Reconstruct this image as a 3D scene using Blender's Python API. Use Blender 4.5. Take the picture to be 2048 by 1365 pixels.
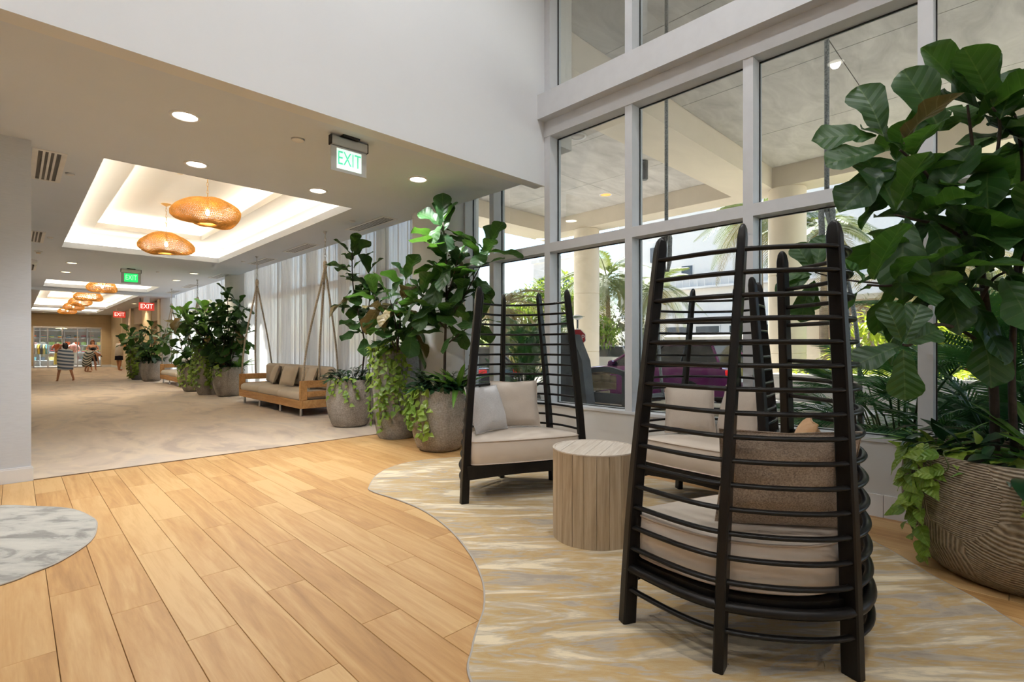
import bpy, math, random
from mathutils import Vector, Matrix, Euler, noise
R = math.radians
PI = math.pi
rnd = random.Random(11)
SC = bpy.context.scene
COL = SC.collection
for o in list(bpy.data.objects):
    bpy.data.objects.remove(o)

# ------------------------------------------------------------------ camera
FPX, HZ, CAMH = 1020.4, 693.5, 1.30
TH = math.atan((1024 - 28.7) / FPX)
cam = bpy.data.objects.new('camera', bpy.data.cameras.new('camera'))
COL.objects.link(cam)
cam.data.sensor_width = 36.0
cam.data.lens = FPX / 2048 * 36.0
cam.data.shift_y = (HZ - 682.5) / 2048
cam.data.clip_start = 0.05
cam.data.clip_end = 400
cam.location = (0, 0, CAMH)
cam.rotation_euler = (PI / 2, 0, -TH)
SC.camera = cam

# ------------------------------------------------------------------ light
SC.view_settings.view_transform = 'Standard'
SC.view_settings.look = 'None'
SC.view_settings.gamma = 1.0
SC.view_settings.exposure = 0.14
SC.view_settings.use_curve_mapping = False
try:
    SC.cycles.use_denoising = True
    SC.cycles.max_bounces = 6
    SC.cycles.diffuse_bounces = 4
    SC.cycles.glossy_bounces = 3
    SC.cycles.transmission_bounces = 4
    SC.cycles.transparent_max_bounces = 14
    SC.cycles.use_adaptive_sampling = True
    SC.cycles.adaptive_threshold = 0.10
    SC.cycles.adaptive_min_samples = 12
    SC.cycles.sample_clamp_indirect = 6.0
    SC.cycles.caustics_reflective = False
    SC.cycles.caustics_refractive = False
except Exception:
    pass
world = bpy.data.worlds.new('sky')
SC.world = world
world.use_nodes = True
wn = world.node_tree
wn.nodes.clear()
sky = wn.nodes.new('ShaderNodeTexSky')
sky.sky_type = 'NISHITA'
sky.sun_disc = False
sky.sun_elevation = R(55)
sky.sun_rotation = R(50)
sky.air_density = 1.0
sky.dust_density = 0.7
bg = wn.nodes.new('ShaderNodeBackground')
bg.inputs['Strength'].default_value = 0.38
wo = wn.nodes.new('ShaderNodeOutputWorld')
wn.links.new(sky.outputs[0], bg.inputs['Color'])
wn.links.new(bg.outputs[0], wo.inputs['Surface'])

def lamp(name, kind, loc, energy, color=(1, 1, 1), size=0.2, target=None, parent=None, spot=None, blend=0.5, size_y=None):
    l = bpy.data.lights.new(name, kind)
    l.energy = energy
    l.color = color
    if kind == 'AREA':
        l.shape = 'DISK' if size_y is None else 'RECTANGLE'
        l.size = size
        if size_y is not None:
            l.size_y = size_y
    elif kind == 'SUN':
        l.angle = size
    else:
        l.shadow_soft_size = size
    if kind == 'SPOT' and spot:
        l.spot_size = spot
        l.spot_blend = blend
    o = bpy.data.objects.new(name, l)
    COL.objects.link(o)
    o.location = loc
    if target is not None:
        o.rotation_euler = (Vector(target) - Vector(loc)).to_track_quat('-Z', 'Y').to_euler()
    if parent is not None:
        o.parent = parent
    return o

lamp('sun', 'SUN', (20, 20, 30), 14.5, (1.0, 0.95, 0.86), R(0.8), target=(20 - 0.7, 20 - 0.65, 30 - 1.4))

# ------------------------------------------------------------------ helpers
class MB:
    def __init__(s):
        s.v, s.f, s.mi = [], [], []
    def add(s, vs, fs, mi=0, M=None):
        n = len(s.v)
        for p in vs:
            p = Vector(p)
            s.v.append(tuple(M @ p) if M is not None else tuple(p))
        for q in fs:
            s.f.append(tuple(i + n for i in q))
            s.mi.append(mi)
        return s
    def box(s, a, b, mi=0, M=None):
        (x0, y0, z0), (x1, y1, z1) = a, b
        vs = [(x0, y0, z0), (x1, y0, z0), (x1, y1, z0), (x0, y1, z0), (x0, y0, z1), (x1, y0, z1), (x1, y1, z1), (x0, y1, z1)]
        return s.add(vs, [(0, 3, 2, 1), (4, 5, 6, 7), (0, 1, 5, 4), (1, 2, 6, 5), (2, 3, 7, 6), (3, 0, 4, 7)], mi, M)
    def cbox(s, a, b, c=0.01, mi=0, M=None):
        """box with chamfered edges all round"""
        (x0, y0, z0), (x1, y1, z1) = a, b
        c = min(c, (x1 - x0) * .45, (y1 - y0) * .45, (z1 - z0) * .45)
        rings = []
        for z, k in ((z0, c), (z0 + c, 0), (z1 - c, 0), (z1, c)):
            X0, X1, Y0, Y1 = x0 + k, x1 - k, y0 + k, y1 - k
            rings.append([(X0 + c, Y0, z), (X1 - c, Y0, z), (X1, Y0 + c, z), (X1, Y1 - c, z), (X1 - c, Y1, z), (X0 + c, Y1, z), (X0, Y1 - c, z), (X0, Y0 + c, z)])
        return s.rings(rings, True, mi, M)
    def rings(s, rings, caps=True, mi=0, M=None, closed=True):
        n = len(rings[0])
        vs = [p for r in rings for p in r]
        fs = []
        for i in range(len(rings) - 1):
            for j in range(n if closed else n - 1):
                k = (j + 1) % n
                fs.append((i * n + j, i * n + k, (i + 1) * n + k, (i + 1) * n + j))
        if caps and closed:
            fs.append(tuple(reversed(range(n))))
            fs.append(tuple((len(rings) - 1) * n + j for j in range(n)))
        return s.add(vs, fs, mi, M)
    def lathe(s, prof, n=24, c=(0, 0, 0), caps=True, mi=0, M=None):
        rr = [[(c[0] + r * math.cos(2 * PI * j / n), c[1] + r * math.sin(2 * PI * j / n), c[2] + z) for j in range(n)] for r, z in prof]
        return s.rings(rr, caps, mi, M)
    def tube(s, pts, rad, n=8, mi=0, M=None, caps=True, flat=None):
        """flat=(a,b): elliptic section, a sideways, b vertical"""
        pts = [Vector(p) for p in pts]
        if not hasattr(rad, '__len__'):
            rad = [rad] * len(pts)
        rr = []
        up = Vector((0, 0, 1))
        for i, p in enumerate(pts):
            t = (pts[min(i + 1, len(pts) - 1)] - pts[max(i - 1, 0)])
            if t.length < 1e-9:
                t = Vector((0, 0, 1))
            t.normalize()
            ref = up if abs(t.z) < 0.95 else Vector((1, 0, 0))
            a = t.cross(ref).normalized()
            b = a.cross(t).normalized()
            ra, rb = (rad[i], rad[i]) if flat is None else (flat[0] * rad[i], flat[1] * rad[i])
            rr.append([tuple(p + a * ra * math.cos(2 * PI * j / n) + b * rb * math.sin(2 * PI * j / n)) for j in range(n)])
        return s.rings(rr, caps, mi, M)
    def prism(s, poly, z0, z1, mi=0, M=None):
        return s.rings([[(x, y, z0) for x, y in poly], [(x, y, z1) for x, y in poly]], True, mi, M)
    def grid(s, fn, nu, nv, mi=0, M=None):
        vs = [fn(i / nu, j / nv) for j in range(nv + 1) for i in range(nu + 1)]
        fs = [(j * (nu + 1) + i, j * (nu + 1) + i + 1, (j + 1) * (nu + 1) + i + 1, (j + 1) * (nu + 1) + i) for j in range(nv) for i in range(nu)]
        return s.add(vs, fs, mi, M)
    def mesh(s, name, mats, smooth=False):
        me = bpy.data.meshes.new(name)
        me.from_pydata(s.v, [], s.f)
        for m in (mats if isinstance(mats, (list, tuple)) else [mats]):
            me.materials.append(m)
        if any(s.mi):
            me.polygons.foreach_set('material_index', s.mi)
        if smooth:
            me.polygons.foreach_set('use_smooth', [True] * len(me.polygons))
            if smooth is not True:
                try:
                    me.set_sharp_from_angle(angle=R(smooth))
                except Exception:
                    pass
        me.update()
        return me
    def build(s, name, mats, parent=None, smooth=False, loc=None, rot=None):
        return obj(name, s.mesh(name, mats, smooth), parent, loc, rot)

def obj(name, me, parent=None, loc=None, rot=None):
    o = bpy.data.objects.new(name, me)
    COL.objects.link(o)
    if parent is not None:
        o.parent = parent
    if loc is not None:
        o.location = loc
    if rot is not None:
        o.rotation_euler = rot
    return o

def tag(o, label, cat, group=None):
    o['label'] = label
    o['category'] = cat
    if group:
        o['group'] = group
    return o

def thing(name, label, cat, loc=(0, 0, 0), rotz=0.0, group=None):
    o = bpy.data.objects.new(name, None)
    COL.objects.link(o)
    o.empty_display_size = 0.1
    o.location = loc
    o.rotation_euler = (0, 0, rotz)
    return tag(o, label, cat, group)

def struct(o):
    o['kind'] = 'structure'
    return o

def stuff(o):
    o['kind'] = 'stuff'
    return o

def copy_tree(o, parent=None):
    c = o.copy()
    COL.objects.link(c)
    c.parent = parent
    for ch in list(o.children):
        copy_tree(ch, c)
    return c

def bevel(o, w=0.01, seg=2):
    m = o.modifiers.new('bevel', 'BEVEL')
    m.width = w
    m.segments = seg
    m.limit_method = 'ANGLE'
    return o

def at(u, v, d):
    """point seen at photo pixel (u, v), d metres deep along the view axis"""
    S, C = math.sin(TH), math.cos(TH)
    r = (u - 1024) / FPX * d
    return Vector((S * d + C * r, C * d - S * r, CAMH + (HZ - v) / FPX * d))

# ------------------------------------------------------------------ materials
def new_mat(name):
    m = bpy.data.materials.new(name)
    m.use_nodes = True
    nt = m.node_tree
    b = nt.nodes['Principled BSDF']
    return m, nt, b

def N(nt, t, **kw):
    n = nt.nodes.new('ShaderNode' + t)
    for k, v in kw.items():
        if k in n.inputs.keys() if isinstance(k, str) else False:
            n.inputs[k].default_value = v
        else:
            setattr(n, k, v)
    return n

def ramp(nt, fac, stops):
    n = nt.nodes.new('ShaderNodeValToRGB')
    el = n.color_ramp.elements
    while len(el) > len(stops):
        el.remove(el[-1])
    while len(el) < len(stops):
        el.new(0.5)
    for e, (p, c) in zip(el, stops):
        e.position = p
        e.color = (*c, 1)
    nt.links.new(fac, n.inputs[0])
    return n

def coords(nt, scale=(1, 1, 1), kind='Object', rand=False):
    tc = nt.nodes.new('ShaderNodeTexCoord')
    mp = nt.nodes.new('ShaderNodeMapping')
    mp.inputs['Scale'].default_value = scale
    nt.links.new(tc.outputs[kind], mp.inputs['Vector'])
    if rand:
        oi = nt.nodes.new('ShaderNodeObjectInfo')
        mu = nt.nodes.new('ShaderNodeMath')
        mu.operation = 'MULTIPLY'
        mu.inputs[1].default_value = 57.0
        nt.links.new(oi.outputs['Random'], mu.inputs[0])
        nt.links.new(mu.outputs[0], mp.inputs['Location'])
    return mp.outputs[0]

def noise_tex(nt, vec, scale=5, detail=4, rough=0.55, dist=0.0):
    n = nt.nodes.new('ShaderNodeTexNoise')
    n.inputs['Scale'].default_value = scale
    n.inputs['Detail'].default_value = detail
    n.inputs['Roughness'].default_value = rough
    n.inputs['Distortion'].default_value = dist
    nt.links.new(vec, n.inputs['Vector'])
    return n.outputs['Fac']

def bump(nt, b, h, strength=0.2, dist=0.01):
    n = nt.nodes.new('ShaderNodeBump')
    n.inputs['Strength'].default_value = strength
    n.inputs['Distance'].default_value = dist
    nt.links.new(h, n.inputs['Height'])
    nt.links.new(n.outputs[0], b.inputs['Normal'])

def plain(name, col, rough=0.5, metal=0.0, var=0.06, scale=6.0, bmp=0.0, bscale=60.0, stretch=(1, 1, 1), spec=0.5, coat=0.0, rand=False):
    m, nt, b = new_mat(name)
    v = coords(nt, stretch, rand=rand)
    f = noise_tex(nt, v, scale, 5)
    lo = tuple(c * (1 - var) for c in col)
    hi = tuple(min(1, c * (1 + var)) for c in col)
    r = ramp(nt, f, [(0.3, lo), (0.7, hi)])
    nt.links.new(r.outputs[0], b.inputs['Base Color'])
    b.inputs['Roughness'].default_value = rough
    b.inputs['Metallic'].default_value = metal
    b.inputs['Specular IOR Level'].default_value = spec
    b.inputs['Coat Weight'].default_value = coat
    if bmp:
        bump(nt, b, noise_tex(nt, v, bscale, 3), bmp, 0.01)
    return m

def emit(name, col, strength):
    m, nt, b = new_mat(name)
    b.inputs['Base Color'].default_value = (*col, 1)
    b.inputs['Emission Color'].default_value = (*col, 1)
    b.inputs['Emission Strength'].default_value = strength
    return m

def glass(name, tint=(0.96, 0.985, 0.98), refl=0.3):
    """thin architectural pane: transparent with a fresnel mirror"""
    m, nt, b = new_mat(name)
    nt.nodes.remove(b)
    t = nt.nodes.new('ShaderNodeBsdfTransparent')
    t.inputs[0].default_value = (*tint, 1)
    g = nt.nodes.new('ShaderNodeBsdfGlossy')
    g.inputs['Roughness'].default_value = 0.0
    fr = nt.nodes.new('ShaderNodeFresnel')
    fr.inputs['IOR'].default_value = 1.5
    mu = nt.nodes.new('ShaderNodeMath')
    mu.operation = 'MULTIPLY'
    mu.inputs[1].default_value = refl
    mx = nt.nodes.new('ShaderNodeMixShader')
    nt.links.new(fr.outputs[0], mu.inputs[0])
    nt.links.new(mu.outputs[0], mx.inputs[0])
    nt.links.new(t.outputs[0], mx.inputs[1])
    nt.links.new(g.outputs[0], mx.inputs[2])
    nt.links.new(mx.outputs[0], nt.nodes['Material Output'].inputs['Surface'])
    return m

def wood(name, c0, c1, c2, scale=(1, 1, 1), rough=0.45, coat=0.0, bmp=0.05, axis_stretch=(9, 0.7, 9), spread=0.22):
    m, nt, b = new_mat(name)
    v = coords(nt, tuple(a * k for a, k in zip(axis_stretch, scale)), rand=True)
    f1 = noise_tex(nt, v, 1.3, 6, 0.6, 1.2)
    f2 = noise_tex(nt, v, 9, 3, 0.6, 0.3)
    mx = nt.nodes.new('ShaderNodeMath')
    mx.operation = 'MULTIPLY_ADD'
    mx.inputs[1].default_value = 0.25
    nt.links.new(f2, mx.inputs[0])
    nt.links.new(f1, mx.inputs[2])
    oi = nt.nodes.new('ShaderNodeObjectInfo')
    m2 = nt.nodes.new('ShaderNodeMath')
    m2.operation = 'MULTIPLY_ADD'
    m2.inputs[1].default_value = spread
    nt.links.new(oi.outputs['Random'], m2.inputs[0])
    nt.links.new(mx.outputs[0], m2.inputs[2])
    r = ramp(nt, m2.outputs[0], [(0.40, c0), (0.66, c1), (0.92, c2)])
    nt.links.new(r.outputs[0], b.inputs['Base Color'])
    b.inputs['Roughness'].default_value = rough
    b.inputs['Coat Weight'].default_value = coat
    bump(nt, b, f2, bmp, 0.004)
    return m

M = {}
M['white'] = plain('white_paint', (0.74, 0.755, 0.775), 0.7, var=0.012, scale=2, bmp=0.02, bscale=120)
M['ceil'] = plain('ceiling_paint', (0.68, 0.735, 0.82), 0.8, var=0.012, scale=2)
M['tray'] = plain('tray_paint', (0.82, 0.80, 0.77), 0.8, var=0.01, scale=2)
M['pier'] = plain('textured_wallcovering', (0.58, 0.61, 0.65), 0.7, var=0.05, scale=5, stretch=(2, 2, 30), bmp=0.12, bscale=20)
M['frame'] = plain('white_window_frame', (0.60, 0.615, 0.64), 0.45, var=0.03, scale=8)
M['gasket'] = plain('black_gasket', (0.02, 0.02, 0.02), 0.6)
M['knee'] = plain('knee_wall_paint', (0.66, 0.66, 0.65), 0.6, var=0.02)
M['base'] = plain('baseboard_paint', (0.74, 0.74, 0.74), 0.5, var=0.015)
M['beige'] = plain('beige_wallcovering', (0.52, 0.40, 0.24), 0.7, var=0.06, scale=3, stretch=(1, 1, 8))
M['beigelt'] = plain('pale_beige_pilaster', (0.70, 0.60, 0.44), 0.6, var=0.04, scale=3)
M['taupe'] = plain('taupe_panel', (0.33, 0.26, 0.19), 0.7, var=0.06, scale=3)
M['glass'] = glass('window_glass')
M['shopglass'] = glass('shop_glass', (0.93, 0.96, 0.96), 1.0)
M['plank'] = wood('oak_plank', (0.34, 0.168, 0.054), (0.485, 0.265, 0.093), (0.60, 0.375, 0.16), rough=0.5, coat=0.0, axis_stretch=(7, 0.55, 7), spread=0.30)
M['teak'] = wood('teak', (0.36, 0.17, 0.055), (0.50, 0.26, 0.09), (0.62, 0.36, 0.15), rough=0.5, axis_stretch=(10, 1.0, 10))
M['joint'] = plain('dark_joint', (0.10, 0.06, 0.03), 0.9)
M['steel'] = plain('brushed_steel', (0.55, 0.55, 0.55), 0.3, 1.0)
M['black'] = plain('black_plastic', (0.015, 0.015, 0.016), 0.4)
M['whiteplastic'] = plain('white_plastic', (0.75, 0.75, 0.75), 0.4)
M['lens'] = emit('downlight_lens', (1.0, 0.93, 0.80), 14)
M['lenswarm'] = emit('warm_downlight_lens', (1.0, 0.86, 0.52), 6)
M['led'] = emit('led_strip', (1.0, 0.90, 0.72), 34)
M['bulb'] = emit('filament_bulb', (1.0, 0.72, 0.36), 40)
# ================================================================== ROOM SHELL
XW, XG = 4.73, 4.88           # inner face and glass line of the window wall
CZ, LZ = 3.30, 6.60           # corridor ceiling, lobby ceiling
YB = 4.27                     # front of the bulkhead
YC = 6.80                     # where the carpet starts

def slab(name, a, b, mat, parent=None):
    return struct(MB().box(a, b).build(name, mat, parent))

# ---- floor with separate planks
floor = slab('floor', (-6, -5, -0.20), (4.9, 46.5, -0.021), M['joint'])
slab('trim_1', (-6, -5, -0.021), (4.9, -1.62, -0.002), M['plank'])
slab('trim_2', (-6, -1.62, -0.021), (-2.56, 6.79, -0.002), M['plank'])
PW, PL = 0.2065, 1.285
full = None
k0 = -13
pr = random.Random(4)
for k in range(k0, 23):
    x0 = 0.1295 + PW * k
    x1 = min(x0 + PW, 4.727)
    if x1 - x0 < 0.02:
        continue
    off = [0.0, 0.43, 0.86, 0.2, 0.64][k % 5] + pr.uniform(-0.06, 0.06)
    y = -1.62 - off
    while y < YC - 0.02:
        a, b = max(y, -1.62), min(y + PL, YC - 0.008)
        if b - a > 0.05:
            g = 0.0011
            w, l = (x1 - x0) / 2 - g, (b - a) / 2 - g
            is_full = abs(b - a - PL) < 1e-4 and abs(x1 - x0 - PW) < 1e-4
            if is_full and full is not None:
                me = full
            else:
                me = MB().cbox((-w, -l, -0.02), (w, l, 0.0), 0.0015).mesh('plank', M['plank'])
                if is_full:
                    full = me
            obj('plank', me, floor, ((x0 + x1) / 2, (a + b) / 2, 0))
        y += PL

# ---- carpet of the corridor
def carpet_mat():
    m, nt, b = new_mat('corridor_carpet')
    v = coords(nt, (1.0, 0.42, 1))
    f = noise_tex(nt, v, 1.15, 4, 0.5, 1.6)
    f2 = noise_tex(nt, v, 2.3, 3, 0.5, 2.4)
    r = ramp(nt, f, [(0.34, (0.41, 0.32, 0.255)), (0.45, (0.53, 0.42, 0.32)), (0.56, (0.60, 0.48, 0.365)), (0.66, (0.52, 0.43, 0.35))])
    r2 = ramp(nt, f2, [(0.50, (0, 0, 0)), (0.60, (1, 1, 1))])
    mx = nt.nodes.new('ShaderNodeMixRGB')
    mx.inputs[2].default_value = (0.66, 0.53, 0.37, 1)
    sc = nt.nodes.new('ShaderNodeMath'); sc.operation = 'MULTIPLY'; sc.inputs[1].default_value = 0.45
    nt.links.new(r2.outputs[0], sc.inputs[0])
    nt.links.new(sc.outputs[0], mx.inputs[0])
    nt.links.new(r.outputs[0], mx.inputs[1])
    nt.links.new(mx.outputs[0], b.inputs['Base Color'])
    b.inputs['Roughness'].default_value = 0.95
    b.inputs['Sheen Weight'].default_value = 0.2
    bump(nt, b, noise_tex(nt, coords(nt), 160, 2), 0.3, 0.004)
    return m
M['carpet'] = carpet_mat()
slab('trim_11', (4.26, YC, -0.021), (4.9, 41.5, 0.006), M['carpet'])
slab('trim_12', (-1.2, YC, -0.021), (0.12, 41.5, 0.006), M['carpet'])
M['binding'] = plain('carpet_binding', (0.22, 0.15, 0.10), 0.9)
cp = thing('corridor_carpet', 'long beige corridor carpet with a swirling brushed pattern', 'carpet', (0, 0, 0))
MB().box((0.12, YC, -0.021), (4.26, 41.4, 0.008)).build('pile', M['carpet'], cp)
MB().box((0.118, YC - 0.012, -0.02), (4.26, YC - 0.0005, 0.009)).build('binding', M['binding'], cp)

def catmull(pts, n=8, closed=True):
    out = []
    m = len(pts)
    for i in range(m if closed else m - 1):
        p = [Vector(pts[(i + k) % m]) if closed else Vector(pts[min(max(i + k, 0), m - 1)]) for k in (-1, 0, 1, 2)]
        for j in range(n):
            t = j / n
            out.append(0.5 * ((2 * p[1]) + (p[2] - p[0]) * t + (2 * p[0] - 5 * p[1] + 4 * p[2] - p[3]) * t * t + (3 * p[1] - p[0] - 3 * p[2] + p[3]) * t ** 3))
    if not closed:
        out.append(Vector(pts[-1]))
    return out

def rug_mat(name, stops, ang, sx, sy, sc=2.0, dist=1.2, fine=7.0):
    m, nt, b = new_mat(name)
    tc = nt.nodes.new('ShaderNodeTexCoord')
    mp = nt.nodes.new('ShaderNodeMapping')
    mp.inputs['Rotation'].default_value = (0, 0, ang)
    nt.links.new(tc.outputs['Object'], mp.inputs['Vector'])
    mp2 = nt.nodes.new('ShaderNodeMapping')
    mp2.inputs['Scale'].default_value = (sx, sy, 1)
    nt.links.new(mp.outputs[0], mp2.inputs['Vector'])
    f = noise_tex(nt, mp2.outputs[0], sc, 6, 0.62, dist)
    f2 = noise_tex(nt, mp2.outputs[0], fine, 4, 0.7, 0.4)
    a = nt.nodes.new('ShaderNodeMath'); a.operation = 'MULTIPLY_ADD'; a.inputs[1].default_value = 0.42
    nt.links.new(f2, a.inputs[0]); nt.links.new(f, a.inputs[2])
    r = ramp(nt, a.outputs[0], stops)
    nt.links.new(r.outputs[0], b.inputs['Base Color'])
    b.inputs['Roughness'].default_value = 0.95
    b.inputs['Sheen Weight'].default_value = 0.25
    bump(nt, b, noise_tex(nt, tc.outputs['Object'], 190, 2), 0.35, 0.004)
    return m
M['rug'] = rug_mat('streaked_rug', [(0.54, (0.33, 0.27, 0.205)), (0.62, (0.42, 0.35, 0.26)), (0.66, (0.46, 0.30, 0.115)), (0.73, (0.50, 0.36, 0.18)), (0.77, (0.48, 0.40, 0.29)), (0.85, (0.72, 0.60, 0.40))], R(44), 0.7, 3.4, 1.5, 1.6, 4.2)
M['rug2'] = rug_mat('mottled_grey_rug', [(0.52, (0.18, 0.165, 0.145)), (0.63, (0.26, 0.245, 0.215)), (0.68, (0.38, 0.36, 0.315)), (0.85, (0.47, 0.445, 0.385))], R(44), 1.0, 2.4, 2.2, 0.8, 6.0)
M['rugedge'] = plain('grey_rug_edge', (0.42, 0.38, 0.33), 0.9)

def rug(name, label, pts, mat, z1):
    t = thing(name, label, 'rug', (0, 0, 0))
    poly = [(p.x, p.y) for p in catmull([(x, y, 0) for x, y in pts], 8)]
    n = len(poly)
    MB().prism(poly, 0.0005, z1, 0).build('pile', mat, t)
    MB().tube([(x, y, z1 * 0.55) for x, y in poly] + [(poly[0][0], poly[0][1], z1 * 0.55)], 0.0062, 6).build('bound_edge', M['rugedge'], t, True)
    return t
rug('area_rug', 'large wavy-edged area rug with gold and grey streaks under the slatted chairs',
    [(2.287, 4.126), (2.351, 4.30), (2.653, 4.66), (3.035, 4.86), (3.40, 4.83), (3.72, 4.66), (4.15, 4.2), (4.42, 3.5), (4.46, 2.6), (4.44, 1.75), (4.28, 1.05), (4.02, 0.69),
     (3.71, 0.41), (3.51, 0.2), (3.31, 0.035), (2.9, -0.35), (2.2, -0.6), (1.5, -0.3), (1.17, 0.4), (1.14, 1.1), (1.266, 1.525), (1.406, 1.684), (1.522, 1.787), (1.66, 1.9),
     (1.797, 2.056), (1.899, 2.207), (2.036, 2.463), (2.2, 2.882), (2.306, 3.341), (2.319, 3.725)], M['rug'], 0.010)
rug('grey_rug', 'mottled grey rounded rug at the left edge of the wooden floor',
    [(-0.083, 5.863), (0.091, 5.675), (0.317, 5.366), (0.422, 4.967), (0.423, 4.713), (0.36, 4.382), (0.197, 4.102), (0.064, 3.997), (-0.056, 3.919), (-0.6, 3.72), (-1.3, 3.95), (-1.6, 4.8), (-1.2, 5.8), (-0.5, 6.1)], M['rug2'], 0.010)

# ---- walls of the lobby
slab('wall_front', (-6, YB, CZ), (XW, YB + 0.16, LZ + 0.1), M['white'])                 # bulkhead above the corridor mouth
slab('wall_rear', (-6, -5.1, -0.1), (XW + 0.2, -5, LZ + 0.1), M['white'])
slab('wall_left', (-6.1, -5.1, -0.1), (-6, 6.8, LZ + 0.1), M['white'])
pier = slab('wall_pier', (-6, 6.80, -0.02), (0.117, 7.1, CZ + 0.3), M['pier'])
slab('baseboard_pier', (-6, 6.782, -0.001), (0.133, 6.80, 0.125), M['base'])
slab('baseboard_pier_cap', (-6, 6.788, 0.125), (0.127, 6.80, 0.14), M['base'])
slab('wall_corridor_left', (-1.3, 7.1, -0.02), (-1.2, 46, CZ + 0.3), M['pier'])
slab('ceiling_lobby', (-6.1, -5.1, LZ), (XW + 0.2, YB, LZ + 0.1), M['white'])

# ---- corridor ceiling with openings for the light trays
TRAYS = [(0.68, 3.50, 6.90, 13.65), (0.68, 3.50, 20.5, 22.85), (0.66, 3.52, 24.2, 34.7), (0.66, 3.52, 35.4, 39.3)]
def ceiling_mb(z0, z1, x0, x1, y0, y1, holes):
    mb = MB()
    y = y0
    for (a, b, c, d) in holes:
        mb.box((x0, y, z0), (x1, c, z1))
        mb.box((x0, c, z0), (a, d, z1))
        mb.box((b, c, z0), (x1, d, z1))
        y = d
    mb.box((x0, y, z0), (x1, y1, z1))
    return mb
struct(ceiling_mb(CZ, CZ + 0.12, -1.3, 4.48, YB + 0.16, 41.6, TRAYS).build('ceiling', M['ceil']))
slab('ceiling_left', (-6, YB + 0.16, CZ), (-1.3, 7.1, CZ + 0.12), M['ceil'])
slab('ceiling_pocket', (4.40, YB + 0.16, CZ + 0.5), (5.0, 41.6, CZ + 0.6), M['white'])
slab('ceiling_edge', (4.455, YB + 0.16, CZ + 0.12), (4.48, 41.6, CZ + 0.5), M['white'])
for i, (x0, x1, y0, y1) in enumerate(TRAYS):
    e, ins = 0.16, 0.47
    z1, z2 = CZ + 0.40, CZ + 0.74
    mb = MB()
    def ring_wall(mb, x0, x1, y0, y1, za, zb, t=0.03):
        mb.box((x0 - t, y0 - t, za), (x0, y1 + t, zb)); mb.box((x1, y0 - t, za), (x1 + t, y1 + t, zb))
        mb.box((x0, y0 - t, za), (x1, y0, zb)); mb.box((x0, y1, za), (x1, y1 + t, zb))
    ring_wall(mb, x0 - e, x1 + e, y0 - e, y1 + e, CZ + 0.12, z1)
    inn = min(ins, (y1 - y0) * 0.22)
    a0, a1, b0, b1 = x0 + ins, x1 - ins, y0 + inn, y1 - inn
    mb.box((x0 - e, y0 - e, z1), (a0, y1 + e, z1 + 0.11)); mb.box((a1, y0 - e, z1), (x1 + e, y1 + e, z1 + 0.11))
    mb.box((a0, y0 - e, z1), (a1, b0, z1 + 0.11)); mb.box((a0, b1, z1), (a1, y1 + e, z1 + 0.11))
    ring_wall(mb, a0 - 0.13, a1 + 0.13, b0 - 0.13, b1 + 0.13, z1 + 0.11, z2)
    mb.box((a0 - 0.16, b0 - 0.16, z2), (a1 + 0.16, b1 + 0.16, z2 + 0.03))
    tr = struct(mb.build('trim_%d' % (i + 3), M['tray']))
    tr['label'] = 'stepped ceiling tray with hidden cove light'
    def strips(x0, x1, y0, y1, z, o):
        for a, b in (((x0 - o, y0, z), (x0 - o + 0.03, y1, z + 0.012)), ((x1 + o - 0.03, y0, z), (x1 + o, y1, z + 0.012)),
                     ((x0, y0 - o, z), (x1, y0 - o + 0.03, z + 0.012)), ((x0, y1 + o - 0.03, z), (x1, y1 + o, z + 0.012))):
            MB().box(a, b).build('led_strip', M['led'], tr)
    strips(x0, x1, y0, y1, CZ + 0.125, 0.13)
    strips(a0, a1, b0, b1, z1 + 0.115, 0.10)

# header across the corridor, further on
slab('trim_7', (-1.2, 23.4, CZ - 0.09), (4.48, 23.55, CZ), M['ceil'])

# ---- window wall
WM = [-3.15, -1.9, -0.65, 0.60, 1.85, 3.10]          # far edges (left in view) of the mullions
slab('wall_right', (XW, -5.0, -0.02), (4.98, YB + 1.65, 0.57), M['knee'])
slab('wall_right_low', (4.80, YB + 1.65, -0.02), (4.98, 25.6, 0.30), M['knee'])
slab('trim_8', (XW - 0.012, -5.0, 0.57), (5.0, YB + 1.65, 0.60), M['frame'])
xb = -4.9
while xb < 5.9:                                                       # baseboard in lengths
    slab('baseboard_right', (XW - 0.014, xb, -0.001), (XW, min(xb + 0.815, 5.9) - 0.004, 0.17), M['base'])
    xb += 0.815
HB0, HB1 = 4.09, 4.39
hdr = slab('trim_9', (4.60, -5.0, HB0), (5.0, YB, HB1), M['frame'])
slab('trim_10', (4.72, -5.0, 3.90), (4.92, YB + 0.0, HB0), M['frame'])
MW = 0.088
BAYS = [(-3.15, -1.9), (-1.9, -0.65), (-0.65, 0.60), (0.60, 1.85), (1.85, 3.10), (3.10, YB)]
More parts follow.
